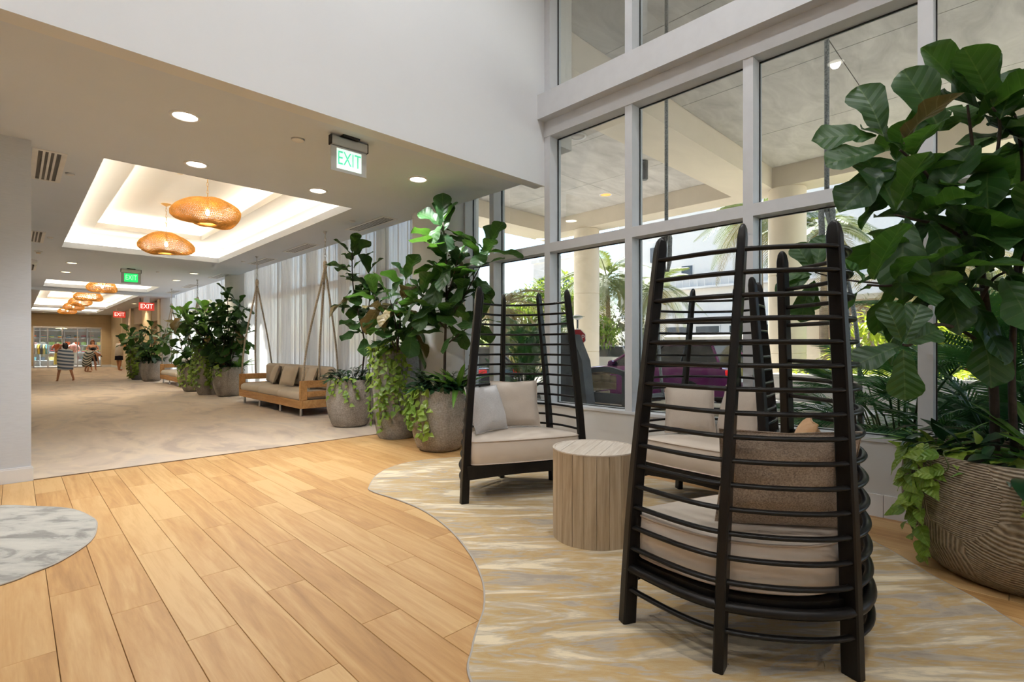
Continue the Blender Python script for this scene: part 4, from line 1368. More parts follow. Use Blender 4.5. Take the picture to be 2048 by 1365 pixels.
for k in range(14): vine(pD2, toward_cam(pD2.location) - 1.4 + 0.19 * k, 0.31, 1.255, rr.uniform(0.5, 1.1), rr, profR(TALL), leaf=0.095)
bush(pD3, 0.72, 5, [(-0.2, 0, 1.4), (-0.55, -0.2, 1.1), (-0.3, 0.4, 1.5), (0.2, -0.3, 1.3), (-0.75, 0.1, 0.7)], 0.37, 15, rr)
underplant(pD3, 0.33, 0.74, rr, 80, 0.14)
for k in range(10): vine(pD3, toward_cam(pD3.location) - 1.4 + 0.25 * k, 0.343, 0.755, rr.uniform(.3, .65), rr, profR(EGG), leaf=0.1)
# ---- far cluster
pE1 = planter('speckled planter in the farthest cluster before the far hall', (3.66, 23.0, 0.009), EGG, M['stone'], group='planters with fiddle leaf figs')
pE2 = planter('planter behind the farthest cluster overgrown with vines', (3.50, 24.5, 0.009), TALL, M['stone'], group='planters with fiddle leaf figs')
bush(pE1, 0.72, 5, [(0.0, 0, 1.3), (-0.4, -0.3, 0.95), (0.35, -0.3, 1.05), (-0.6, 0.2, 1.0), (0.5, 0.2, 0.7), (-0.2, -0.5, 0.5)], 0.38, 13, rr)
underplant(pE1, 0.34, 0.74, rr, 80, 0.2)
bush(pE2, 1.0, 5, [(-0.4, 0, 0.9), (-0.6, -0.3, 0.5), (0.2, -0.3, 0.9)], 0.36, 9, rr)
for k in range(14): vine(pE2, toward_cam(pE2.location) - 1.5 + 0.2 * k, 0.31, 1.255, rr.uniform(0.9, 1.2), rr, profR(TALL), leaf=0.11)

# ---- the big fig at the right by the window
rr = random.Random(57)
BOWL = [(0.40, 0.0), (0.455, 0.05), (0.52, 0.18), (0.556, 0.34), (0.562, 0.48), (0.552, 0.60), (0.535, 0.675)]
pR = planter('wide combed brown planter with the big fiddle leaf fig by the window', (4.11, 0.04, 0.0105), BOWL, M['carved'], 0.04, 0.08, group='planters with fiddle leaf figs', nseg=64)
tr = branch(pR, loc_pts(pR, [(1990, 905, 3.02), (1988, 780, 3.02), (1976, 640, 3.03), (1962, 520, 3.04), (1966, 420, 3.05)]), 0.026, 0.016, 'trunk')
t2 = branch(pR, loc_pts(pR, [(2030, 905, 2.98), (2024, 760, 2.98), (2030, 600, 2.98), (2040, 440, 2.98)]), 0.022, 0.012, 'trunk')
BR = [  # pixel path with depth, leaves, leaf size
    ([(1962, 520, 3.04), (1900, 420, 3.05), (1835, 365, 3.08), (1790, 330, 3.1)], 7, 0.36),
    ([(1900, 420, 3.05), (1850, 345, 3.0), (1800, 300, 2.95)], 6, 0.36),
    ([(1966, 420, 3.05), (1950, 330, 3.05), (1940, 250, 3.0), (1935, 210, 3.0)], 9, 0.38),
    ([(1966, 420, 3.05), (1990, 330, 2.95), (2000, 250, 2.9), (1985, 215, 2.85)], 8, 0.38),
    ([(2040, 440, 2.98), (2045, 330, 2.95), (2030, 230, 2.9)], 8, 0.40),
    ([(2040, 440, 2.98), (2080, 380, 2.8), (2090, 300, 2.8)], 6, 0.38),
    ([(1960, 500, 3.04), (1890, 455, 2.95), (1830, 440, 2.9), (1790, 430, 2.88)], 9, 0.40),
    ([(1962, 540, 3.04), (1900, 480, 3.15), (1850, 430, 3.2)], 7, 0.36),
    ([(1968, 580, 3.03), (1910, 575, 2.9), (1850, 560, 2.85), (1780, 572, 2.82), (1735, 570, 2.8)], 11, 0.30),
    ([(1975, 640, 3.03), (1920, 600, 2.9), (1870, 560, 2.85), (1830, 530, 2.85)], 9, 0.36),
    ([(1976, 650, 3.03), (1930, 640, 2.85), (1880, 620, 2.8)], 7, 0.36),
    ([(1960, 600, 3.04), (1985, 560, 2.85), (2010, 545, 2.75)], 8, 0.40),
    ([(2030, 600, 2.98), (2045, 520, 2.8), (2050, 480, 2.75)], 8, 0.40),
    ([(2028, 640, 2.98), (2045, 620, 2.75), (2060, 600, 2.7)], 6, 0.36),
]
for pix, n, L in BR:
    c = branch(pR, loc_pts(pR, pix), 0.011, 0.006)
    leaves_on(pR, c, n, L, rr, 0.30, 0.03, 0.2)
# low branch reaching to the left, ending in a rosette of five leaves
c = branch(pR, loc_pts(pR, [(1976, 700, 3.03), (1930, 665, 2.75), (1870, 650, 2.6), (1825, 688, 2.5), (1806, 690, 2.48)]), 0.011, 0.006)
cam_dir = Vector((-0.95, -0.25, 0.05))
for (u, v, L, nx) in [(1785, 630, 0.20, 0.1), (1835, 625, 0.20, -0.1), (1868, 662, 0.20, -0.3), (1745, 712, 0.24, 0.3), (1810, 765, 0.25, 0.0)]:
    P = c[-1]
    tip = at(u, v, 2.46) - Vector(pR.location)
    put_leaf(pR, FIGM[rr.choice((0, 1))], P + (tip - P) * 0.12, tip - P, cam_dir + Vector((0, nx, 0.35)), max(L, (tip - P).length * 1.25))
# dark leaves seen behind the nearest chair
c = branch(pR, loc_pts(pR, [(1900, 575, 3.1), (1800, 570, 3.5), (1690, 560, 3.9), (1630, 545, 4.0)]), 0.010, 0.005)
for (u, v) in [(1600, 500), (1585, 545), (1620, 600), (1600, 620), (1640, 480), (1570, 570)]:
    P = at(1632, 552, 3.98) - Vector(pR.location)
    tip = at(u, v, 4.0) - Vector(pR.location)
    put_leaf(pR, FIGM[1], P + (tip - P) * 0.2, tip - P, cam_dir + Vector((0, 0.2, 0.4)), max(0.24, (tip - P).length * 1.1))
# upper left leaves, upright against the canopy
for (u0, v0, u1, v1, L, d) in [(1765, 270, 1735, 165, 0.36, 3.08), (1750, 275, 1640, 250, 0.34, 3.1), (1770, 300, 1650, 318, 0.36, 3.05), (1790, 330, 1690, 395, 0.40, 3.0), (1800, 275, 1868, 215, 0.34, 3.1), (1880, 260, 1830, 160, 0.42, 3.0), (1990, 215, 1955, 130, 0.36, 2.9), (2000, 240, 2030, 150, 0.36, 2.85)]:
    P = at(u0, v0, d) - Vector(pR.location); tip = at(u1, v1, d - 0.02) - Vector(pR.location)
    put_leaf(pR, FIGM[rr.choice((0, 1, 3))], P, tip - P, cam_dir + Vector((0, rr.uniform(-.3, .3), 0.5)), L)
cr_ = toward_cam(pR.location)
underplant(pR, 0.50, 0.645, rr, 130, 0.16, 'zz', 1.05, 0.20)
underplant(pR, 0.50, 0.645, rr, 60, 0.10, 'pothos', 1.1, 0.12, HEARTG)
straps(pR, (-0.05, -0.12, 0.60), 16, 0.62, rr)
straps(pR, (0.0, 0.38, 0.60), 10, 0.34, rr)
for k, (da, ln) in enumerate([(-0.98, 0.5), (-0.92, 0.62), (-0.85, 0.35), (-0.78, 0.28), (-1.05, 0.2), (-0.7, 0.15), (0.12, 0.5), (0.2, 0.3), (-1.15, 0.12), (-0.6, 0.1)]):
    vine(pR, cr_ + da, 0.535, 0.68, ln, rr, profR(BOWL), True, 0.105, 0.06)
# ================================================================== OUTSIDE
GZ = -0.15
def concrete(name, c, var, sc):
    m, nt, b = new_mat(name)
    v = coords(nt, (0.5, 1.3, 1))
    f = noise_tex(nt, v, sc, 6, 0.65, 0.8)
    r = ramp(nt, f, [(0.3, tuple(q * (1 - var) for q in c)), (0.5, c), (0.7, tuple(min(1, q * (1 + var)) for q in c))])
    nt.links.new(r.outputs[0], b.inputs['Base Color'])
    b.inputs['Roughness'].default_value = 0.85
    bump(nt, b, f, 0.1, 0.01)
    return m
M['canopy'] = concrete('canopy_plaster', (0.56, 0.53, 0.51), 0.20, 1.6)
M['beam'] = concrete('beige_beam_plaster', (0.72, 0.635, 0.52), 0.05, 0.8)
M['colout'] = plain('cream_column_paint', (0.74, 0.65, 0.52), 0.7, var=0.03, scale=2)
M['drive'] = plain('pale_driveway', (0.58, 0.55, 0.51), 0.9, var=0.1, scale=1.5, bmp=0.1)
M['bwhite'] = plain('white_building_paint', (0.72, 0.675, 0.62), 0.8, var=0.02, scale=0.6)
M['bwin'] = plain('dark_building_window', (0.05, 0.065, 0.08), 0.15, var=0.2)
M['bbrown'] = plain('brown_building_panel', (0.30, 0.20, 0.13), 0.8, var=0.06)
M['slate'] = plain('dark_slate', (0.11, 0.11, 0.115), 0.7, var=0.25, scale=4, bmp=0.15)
M['greypaint'] = plain('grey_painted_wood', (0.13, 0.135, 0.145), 0.6, var=0.08)
M['crate'] = wood('brown_slat', (0.28, 0.19, 0.11), (0.40, 0.29, 0.18), (0.50, 0.38, 0.25), rough=0.7, axis_stretch=(8, 1, 8))
M['hedge'] = leaf_mat('sunlit_hedge_leaf', (0.20, 0.32, 0.02), (0.50, 0.55, 0.06), (0.5, 0.6, 0.15), 0.5, 0.4, 3.0, (0.5, 0.6, 0.05))
M['palm'] = leaf_mat('palm_leaflet', (0.07, 0.12, 0.03), (0.24, 0.26, 0.08), (0.3, 0.32, 0.15), 0.5, 0.22, 1.0, (0.25, 0.30, 0.05))
M['palmgold'] = leaf_mat('golden_palm_leaflet', (0.24, 0.18, 0.06), (0.44, 0.35, 0.13), (0.5, 0.45, 0.25), 0.5, 0.25, 1.0)
M['areca'] = leaf_mat('areca_leaflet', (0.02, 0.10, 0.05), (0.09, 0.26, 0.08), (0.15, 0.3, 0.15), 0.35, 0.35, 1.0, (0.12, 0.32, 0.06))
M['silver'] = leaf_mat('silvery_shrub_leaf', (0.26, 0.27, 0.18), (0.50, 0.48, 0.36), (0.5, 0.5, 0.4), 0.6, 0.2, 3.0)
M['green'] = leaf_mat('tree_leaf', (0.07, 0.16, 0.02), (0.26, 0.38, 0.05), (0.35, 0.45, 0.1), 0.5, 0.4, 3.0, (0.4, 0.5, 0.05))
M['ptrunk'] = plain('palm_trunk_bark', (0.30, 0.23, 0.16), 0.9, var=0.25, scale=3, stretch=(1, 1, 8), bmp=0.4, bscale=5)

struct(MB().box((5.0, -70, -0.3), (130, 140, GZ)).build('floor_driveway', M['drive']))
# canopy over the driveway
ZC, ZB = 6.83, 6.20
can = struct(MB().box((4.9, -16, ZC + 0.05), (17.75, 16.0, ZC + 0.5)).build('ceiling_canopy', M['gasket']))
xs = [4.9, 8.0, 11.0, 14.0, 16.8]
ys = [-16, -11.6, -8.0, -4.4, -0.8, 2.6, 5.69, 6.94, 10.6, 14.6, 16.0]
for i in range(len(xs) - 1):
    for j in range(len(ys) - 1):
        MB().box((xs[i] + 0.009, ys[j] + 0.009, ZC), (xs[i + 1] - 0.009, ys[j + 1] - 0.009, ZC + 0.06)).build('ceiling_panel', M['canopy'], can)
for i, (y0, y1) in enumerate(((5.69, 6.94), (14.6, 16.0), (-4.1, -2.85))):
    struct(MB().box((4.95, y0, ZB), (16.8, y1, ZC + 0.05)).build('trim_beam_%d' % (i + 1), M['beam']))
struct(MB().box((16.8, -16, ZB), (17.75, 16.0, ZC + 0.7)).build('trim_beam_4', M['beam']))
struct(MB().box((4.99, -16, 6.62), (5.3, 42, 12)).build('wall_facade', M['bwhite']))
struct(MB().box((4.99, 4.3, CZ + 0.6), (5.3, 42, 6.62)).build('wall_facade_low', M['bwhite']))
for i, (x, y, lab) in enumerate(((17.2, 13.15, 'round cream canopy column left of the palm'), (17.25, 5.4, 'round cream canopy column seen behind the nearest chair'))):
    t = thing('canopy_column', lab, 'column', (x, y, GZ), 0, 'canopy columns outside')
    z = 0.0
    for hgt in (1.25, 2.4, 2.7):
        z1 = min(z + hgt, 6.35)
        MB().lathe([(0.51, z), (0.53, z + 0.02), (0.53, z1 - 0.02), (0.51, z1)], 40).build('drum', M['colout'], t, 30)
        z = z1
M['ledring'] = emit('canopy_lamp_ring', (1.0, 0.95, 0.88), 1.0)
M['lampor'] = emit('canopy_lamp_orange', (1.0, 0.45, 0.12), 1.1)
def canopy_light(x, y, z, lab, lit=False):
    t = thing('canopy_downlight', lab, 'light', (x, y, z), 0)
    MB().lathe([(0.24, -0.001), (0.23, -0.02), (0.20, -0.02), (0.19, -0.001)], 28, caps=False).build('ring', M['whiteplastic'], t, True)
    MB().lathe([(0.195, -0.003), (0.001, -0.004)], 24).build('lens', M['lampor'] if lit else M['canopy'], t, True)
canopy_light(10.6, 8.4, ZC, 'pale ring downlight on the canopy ceiling over the left bay')
canopy_light(9.5, -0.35, ZC, 'pale ring downlight on the canopy ceiling at upper right')
canopy_light(15.4, 10.9, ZC, 'orange glowing downlight deep under the canopy', True)
t = thing('canopy_speaker', 'small grey cylinder speaker hanging under the canopy', 'speaker', (13.4, 8.1, ZC))
MB().lathe([(0.10, -0.02), (0.10, -0.55), (0.08, -0.58)], 20).build('body', M['greypaint'], t, 40)
MB().tube([(0, 0, 0), (0, 0, -0.03)], 0.03, 8).build('stem', M['greypaint'], t)

# ---- buildings across the drive
b = thing('white_building', 'large plain white building across the driveway', 'building', (38, 13, GZ))
MB().box((0, -24, 0), (14, 12.5, 18)).build('wall', M['bwhite'], b)
def bwin(y0, y1, z0, z1, par, x=-0.02):
    o = MB().box((x - 0.05, y0 - 0.08, z0 - 0.08), (x + 0.03, y1 + 0.08, z1 + 0.08)).build('window', M['bwhite'], par)
    MB().box((x - 0.07, y0, z0), (x - 0.05, y1, z1)).build('pane', M['bwin'], o)
bwin(5.7, 6.6, 7.0, 7.8, b)
for k in range(9):
    bwin(-12 + k * 2.6, -10.2 + k * 2.6, 1.3, 3.0, b)
MB().box((-0.7, -10, 5.9), (0, 8.6, 6.05)).build('balcony_slab', M['bwhite'], b)
for k in range(31):
    MB().box((-0.68, -10 + k * 0.6, 6.05), (-0.64, -9.95 + k * 0.6, 6.9)).build('baluster', M['bwhite'], b)
MB().box((-0.70, -10, 6.9), (-0.62, 8.6, 6.98)).build('handrail', M['bwhite'], b)
MB().box((-0.25, 7.9, 8.4), (0, 9.3, 9.6)).build('wall_vent', M['greypaint'], b)
MB().box((-0.6, -24, 3.6), (0, 12.5, 3.9)).build('ledge', M['bwhite'], b)
b = thing('white_tower', 'pale distant tower left of the canopy column', 'building', (44, 38.5, GZ))
MB().box((0, -3.5, 0), (6, 3.0, 11.2)).build('wall', M['bwhite'], b)
MB().box((-0.2, -3.7, 11.2), (6.2, 3.2, 11.6)).build('parapet', M['bwhite'], b)
for k in range(3):
    bwin(-2.6 + 1.8 * k, -1.6 + 1.8 * k, 8.0, 9.4, b)
b = thing('beige_pavilion', 'low beige pavilion with brown signboard beyond the hedge', 'building', (25.0, 4.6, GZ))
MB().box((0, -3.2, 0), (4, 2.6, 3.4)).build('wall', M['colout'], b)
MB().box((-0.15, -1.4, 1.35), (0, 1.9, 3.2)).build('upper_panel', M['bbrown'], b)
MB().box((-0.22, -0.5, 0.55), (-0.02, 1.6, 1.30)).build('signboard', M['slate'], b)
MB().box((-0.24, -1.4, 0.75), (-0.02, -0.6, 1.30)).build('notice_panel', M['bwin'], b)
MB().box((-0.3, -3.4, 3.4), (4.3, 2.8, 3.6)).build('roof', M['bwhite'], b)

# ---- low planter wall with hedge
t = thing('hedge_planter', 'white low planter wall topped with a bright yellow green hedge', 'planter', (15.0, -1.5, GZ))
MB().cbox((0, -9, 0), (1.5, 6.6, 0.68), 0.02).build('wall', M['bwhite'], t)
MB().cbox((-0.04, -9.04, 0.62), (1.54, 6.64, 0.70), 0.01).build('coping', M['bwhite'], t)
hr = random.Random(3)
mb = MB()
for k in range(2600):
    P = Vector((hr.uniform(0.1, 1.4), hr.uniform(-8.9, 6.5), 0.68 + hr.uniform(0, 0.22)))
    vs, fs = OVALG[k % 3]
    mb.add(vs, fs, 0, frame(P, (hr.uniform(-1, 1), hr.uniform(-1, 1), hr.uniform(0, 1)), (hr.uniform(-1, 1), hr.uniform(-1, 1), 1), hr.uniform(.09, .16)))
stuff(mb.build('hedge_foliage', M['hedge'], t, True))

# ---- palms
def frond_mesh(name, mat, n=24, arch=0.55, ll=0.30, up=0.25, w=0.018, seed=0, lift=0.2):
    """unit frond along +y, arching down"""
    rr = random.Random(seed)
    pts = [Vector((0, s * (1 - 0.15 * s), lift * s - arch * s * s)) for s in [k / 10 for k in range(11)]]
    mb = MB()
    mb.tube(pts, [0.012 * (1 - 0.8 * k / 10) for k in range(11)], 5)
    for k in range(n):
        s = 0.16 + 0.84 * k / (n - 1)
        P, D = along(pts, s)
        L = ll * math.sin(PI * (0.18 + 0.76 * s)) * rr.uniform(0.85, 1.1)
        for sg in (-1, 1):
            d = (Vector((sg, 0, up - 0.5 * s)) + D * 0.75).normalized()
            q = P + d * L * 0.55
            e = P + d * L + Vector((0, 0, -0.20 * L))
            v = D * w
            mb.add([P - v * 0.6, P + v * 0.6, q + v, e, q - v], [(0, 1, 2, 4), (4, 2, 3)])
    return mb.mesh(name, mat)
FR = {k: [frond_mesh('frond', M[k], seed=i, arch=a, lift=l, **kw) for i, (a, l) in enumerate(ar)] for k, ar, kw in (
    ('palm', [(0.5, 0.35), (0.85, 0.25), (1.1, 0.1)], dict(n=46, w=0.0085)),
    ('palmgold', [(0.7, 0.3), (1.0, 0.1), (1.25, 0.0)], dict(n=40, w=0.0085)),
    ('areca', [(0.45, 0.15), (0.7, 0.2), (0.3, 0.1)], dict(n=34, ll=0.34, w=0.010)))}
def palm(label, base, top, L, n, kind, seed, r=0.13, nuts=False):
    rr = random.Random(seed)
    t = thing('coconut_palm', label, 'palm tree', base, 0)
    tp = Vector(top) - Vector(base)
    pts = [tp * (k / 8) + Vector((0.12 * math.sin(k * 0.5), 0.1 * math.sin(k * 0.4), 0)) * (1 - k / 8) for k in range(9)]
    MB().tube(pts, [r * (1.25 - 0.5 * k / 8) for k in range(9)], 10).build('trunk', M['ptrunk'], t, True)
    for k in range(n):
        a = k * 2.39996 + rr.uniform(-.2, .2)
        e = 0.95 - 1.5 * (k / n) + rr.uniform(-.15, .15)
        d = Vector((math.cos(a), math.sin(a), e))
        kd = kind if not (kind == 'palm' and k > n * 0.78) else 'palmgold'
        o = put_leaf(t, rr.choice(FR[kd]), tp + Vector((0, 0, -0.1 * (k / n))), d, Vector((-math.cos(a) * e, -math.sin(a) * e, 1.0)), L * rr.uniform(.85, 1.1), 'frond')
    for k in range(6 if nuts else 0):
        a = k * 1.05
        MB().lathe([(0.01, 0.12), (0.09, 0.06), (0.11, -0.02), (0.07, -0.10), (0.01, -0.14)], 10, (tp.x + 0.2 * math.cos(a), tp.y + 0.2 * math.sin(a), tp.z - 0.25)).build('coconut', M['palmgold'], t, True)
def gp(u, d):
    p = at(u, 0, d)
    return (p.x, p.y, GZ)
def tpx(u, v, d):
    return tuple(at(u, v, d))
palm('tall coconut palm with hanging fronds right of the left canopy column', gp(1222, 26.5), tpx(1214, 558, 26.5), 2.8, 26, 'palm', 1, nuts=True)
palm('slim coconut palm in front of the white building', gp(1318, 27), tpx(1312, 575, 27), 2.3, 22, 'palm', 2)
palm('coconut palm with thick trunk beside the second canopy column', gp(1522, 22), tpx(1518, 425, 22), 2.6, 24, 'palm', 3, 0.17)
palm('coconut palm between the second canopy column and the fig', gp(1652, 19.5), tpx(1648, 455, 19.5), 2.3, 24, 'palm', 4)
palm('golden dry palm at far left behind the left window', gp(1012, 19), tpx(1006, 615, 19), 2.0, 26, 'palmgold', 5)
palm('golden palm behind the big fig', gp(1890, 17), tpx(1895, 520, 17), 2.2, 24, 'palmgold', 6)
palm('small palm beyond the driveway behind the big fig', gp(1985, 17), tpx(1985, 560, 17), 2.2, 24, 'palm', 7)

def areca(label, loc, H, n, L, seed, pot=True, spread=0.5):
    rr = random.Random(seed)
    t = thing('areca_palm', label, 'palm', loc, 0)
    z0 = 0.0
    if pot:
        MB().lathe([(0.20, 0.0), (0.27, 0.1), (0.30, 0.45), (0.28, 0.55), (0.25, 0.55), (0.24, 0.48)], 24, caps=False).build('pot', M['stone2'], t, 40)
        MB().lathe([(0.25, 0.47), (0.001, 0.48)], 20).build('soil', M['soil'], t)
        z0 = 0.48
    for k in range(n):
        a = rr.uniform(0, 2 * PI)
        q = rr.uniform(0, 0.16)
        hh = z0 + H * rr.uniform(0.05, 0.75) ** 1.0
        s = Vector((q * math.cos(a), q * math.sin(a), z0))
        e = Vector((math.cos(a) * (q + spread * rr.uniform(.1, .5)), math.sin(a) * (q + spread * rr.uniform(.1, .5)), hh))
        MB().tube([s, s.lerp(e, .5) + Vector((0, 0, .1)), e], [0.016, 0.012, 0.007], 6).build('cane', M['stem'], t, True)
        d = Vector((math.cos(a), math.sin(a), rr.uniform(0.5, 2.0)))
        put_leaf(t, rr.choice(FR['areca']), e, d, Vector((-math.cos(a), -math.sin(a), 0.7)), L * rr.uniform(.8, 1.15), 'frond')
areca('potted areca palm outside the window behind the left chair', (6.80, 6.62, GZ), 1.5, 36, 0.95, 1, True, 0.4)
areca('dense areca palm outside the window right of the big fig trunk', (6.5, 0.0, GZ), 1.9, 46, 1.25, 2, False, 0.8)
areca('dense areca palm outside the window left of the big fig trunk', (6.7, 1.0, GZ), 1.5, 36, 1.15, 3, False, 0.7)
areca('areca palm outside at the far right edge of the window', (6.9, -0.9, GZ), 2.2, 40, 1.25, 4, False, 0.8)

def foliage_tree(name, label, base, zc, rad, n, mat, seed, leaf=0.22, trunk=True, cat='tree'):
    rr = random.Random(seed)
    t = thing(name, label, cat, base, 0)
    if trunk:
        MB().tube([(0, 0, 0), (0.1, 0.05, zc * 0.5), (0, 0, zc)], [0.16, 0.11, 0.05], 8).build('trunk', M['ptrunk'], t, True)
        for k in range(5):
            a = k * 1.26
            MB().tube([(0, 0, zc * 0.55), (rad[0] * .35 * math.cos(a), rad[1] * .35 * math.sin(a), zc), (rad[0] * .6 * math.cos(a), rad[1] * .6 * math.sin(a), zc + rad[2] * .4)], [0.07, 0.04, 0.015], 6).build('branch', M['ptrunk'], t, True)
    mb = MB()
    lumps = [(Vector((rr.gauss(0, .45), rr.gauss(0, .45), rr.gauss(0, .4))), rr.uniform(.35, .6)) for _ in range(12)]
    for k in range(n):
        c, s = rr.choice(lumps)
        d = Vector((rr.gauss(0, 1), rr.gauss(0, 1), rr.gauss(0, 1))).normalized()
        P = c + d * s * rr.uniform(0.6, 1.0)
        P = Vector((P.x * rad[0], P.y * rad[1], max(0.03, zc + P.z * rad[2])))
        vs, fs = OVALG[k % 3]
        mb.add(vs, fs, 0, frame(P, d + Vector((0, 0, -.2)), (d.x, d.y, d.z + 0.8), leaf * rr.uniform(.7, 1.3)))
    stuff(mb.build('foliage', M[mat], t, True))
foliage_tree('broadleaf_tree', 'bright yellow green tree left of the canopy column', gp(1112, 30), 4.2, (2.2, 2.2, 1.9), 2600, 'green', 1, 0.3)
foliage_tree('broadleaf_tree', 'green tree top behind the left window bay', gp(1062, 32), 4.0, (2.0, 2.0, 1.5), 2200, 'green', 2, 0.3)
foliage_tree('small_tree', 'small bright green tree under the tall coconut palm', gp(1207, 24.5), 2.25, (0.95, 0.95, 0.75), 1500, 'green', 3, 0.16)
foliage_tree('silver_shrub', 'large silvery shrub behind the parked cars', gp(1236, 28), 1.7, (1.6, 1.6, 1.9), 2200, 'silver', 4, 0.24, False, 'shrub')
foliage_tree('silver_shrub', 'dry golden shrub low behind the left canopy column', gp(1118, 24), 1.3, (1.5, 1.5, 1.5), 1800, 'silver', 5, 0.2, False, 'shrub')
foliage_tree('garden_shrub', 'green shrub beyond the hedge behind the fig leaves', gp(1800, 14.5), 1.4, (1.1, 1.6, 1.3), 1800, 'hedge', 6, 0.22, False, 'shrub')
foliage_tree('garden_shrub', 'green shrub mass beyond the hedge at the right edge', gp(2010, 16), 1.9, (2.4, 2.0, 1.7), 2400, 'hedge', 7, 0.22, False, 'shrub')
foliage_tree('garden_shrub', 'dark green shrub beyond the drive behind the left chair', gp(1010, 27), 1.4, (3.0, 2.4, 1.6), 2600, 'green', 8, 0.26, False, 'shrub')
foliage_tree('broadleaf_tree', 'bare branched tree right of the brown signboard', gp(1755, 18.6), 2.4, (1.4, 1.4, 1.0), 500, 'silver', 9, 0.16)

# ---- slate feature wall, crate podium and stop sign
t = thing('slate_slab', 'dark slate slab with a sloped side just outside the window', 'slab', (6.55, 5.37, GZ))
poly = [(0.46, 0.0), (-0.44, 0.0), (-0.27, 1.22), (-0.06, 1.65), (0.18, 1.65), (0.36, 1.31)]
mb = MB(); mb.rings([[(0.0, y, z) for y, z in poly], [(0.22, y, z) for y, z in poly]])
mb.build('panel', M['slate'], t)
MB().box((-0.03, -0.46, 0), (0.25, 0.48, 0.08)).build('plinth', M['greypaint'], t)
t = thing('valet_podium', 'grey framed slatted wooden podium outside the window', 'podium', (7.6, 5.40, GZ))
w = 0.42
for s in (-1, 1):
    MB().cbox((-0.03, s * w - 0.05, 0.0), (0.03, s * w + 0.05, 1.02), 0.008).build('frame_post', M['greypaint'], t)
rings = []
for k in range(9):
    y = -w - 0.05 + (2 * w + 0.1) * k / 8
    zt = 1.0 + 0.09 * math.sin(PI * k / 8)
    rings.append([(-0.035, y, zt - 0.09), (0.035, y, zt - 0.09), (0.035, y, zt), (-0.035, y, zt)])
MB().rings(rings).build('arched_rail', M['greypaint'], t)
for k in range(3):
    MB().cbox((-0.02, -w + 0.05, 0.03 + k * 0.20), (0.02, w - 0.05, 0.215 + k * 0.20), 0.006).build('front_slat', M['greypaint'], t)
for k in range(2):
    MB().cbox((-0.015, -w + 0.18, 0.69 + k * 0.125), (0.015, w - 0.05, 0.81 + k * 0.125), 0.006).build('wood_slat', M['crate'], t)
for s in (-1, 1):
    for k in range(5):
        MB().cbox((0.03, s * w - 0.012, 0.04 + 0.19 * k), (0.75, s * w + 0.012, 0.21 + 0.19 * k), 0.005).build('side_slat', M['crate'], t)
MB().cbox((-0.02, -w, 0.96), (0.78, w, 0.99), 0.008).build('top', M['crate'], t)
M['stopred'] = plain('stop_sign_red', (0.38, 0.015, 0.02), 0.4)
M['stopwhite'] = plain('stop_sign_white', (0.75, 0.72, 0.7), 0.4)
sp = at(1154, 676, 16.0)
t = thing('stop_sign', 'red octagonal stop sign half hidden beside the left column', 'sign', (sp.x, sp.y, GZ), -PI / 2 + 0.65)
zc = sp.z - GZ
oct_ = [(0.29 * math.cos(PI / 8 + k * PI / 4), 0.29 * math.sin(PI / 8 + k * PI / 4)) for k in range(8)]
mb = MB(); mb.rings([[(x, 0.0, zc + z) for x, z in oct_], [(x, 0.012, zc + z) for x, z in oct_]]); mb.build('plate', M['stopwhite'], t)
mb = MB(); mb.rings([[(x * .93, -0.004, zc + z * .93) for x, z in oct_], [(x * .93, 0.0, zc + z * .93) for x, z in oct_]]); mb.build('red_face', M['stopred'], t)
lettering('STOP', 0.25, M['stopwhite'], t, (0, -0.008, zc), (PI / 2, 0, 0), 0.002, 0.78)
MB().tube([(0, 0.03, 0), (0, 0.03, zc + 0.3)], 0.025, 8).build('pole', M['steel'], t)
sp = at(1155, 640, 16.2)
t = thing('drive_lamp', 'small grey bollard lamp head above the stop sign', 'lamp', (sp.x, sp.y, GZ))
MB().tube([(0, 0, 0), (0, 0, sp.z - GZ)], 0.03, 8).build('pole', M['greypaint'], t)
MB().lathe([(0.05, sp.z - GZ), (0.16, sp.z - GZ + 0.05), (0.16, sp.z - GZ + 0.12), (0.02, sp.z - GZ + 0.16)], 16).build('shade', M['whiteplastic'], t, 40)

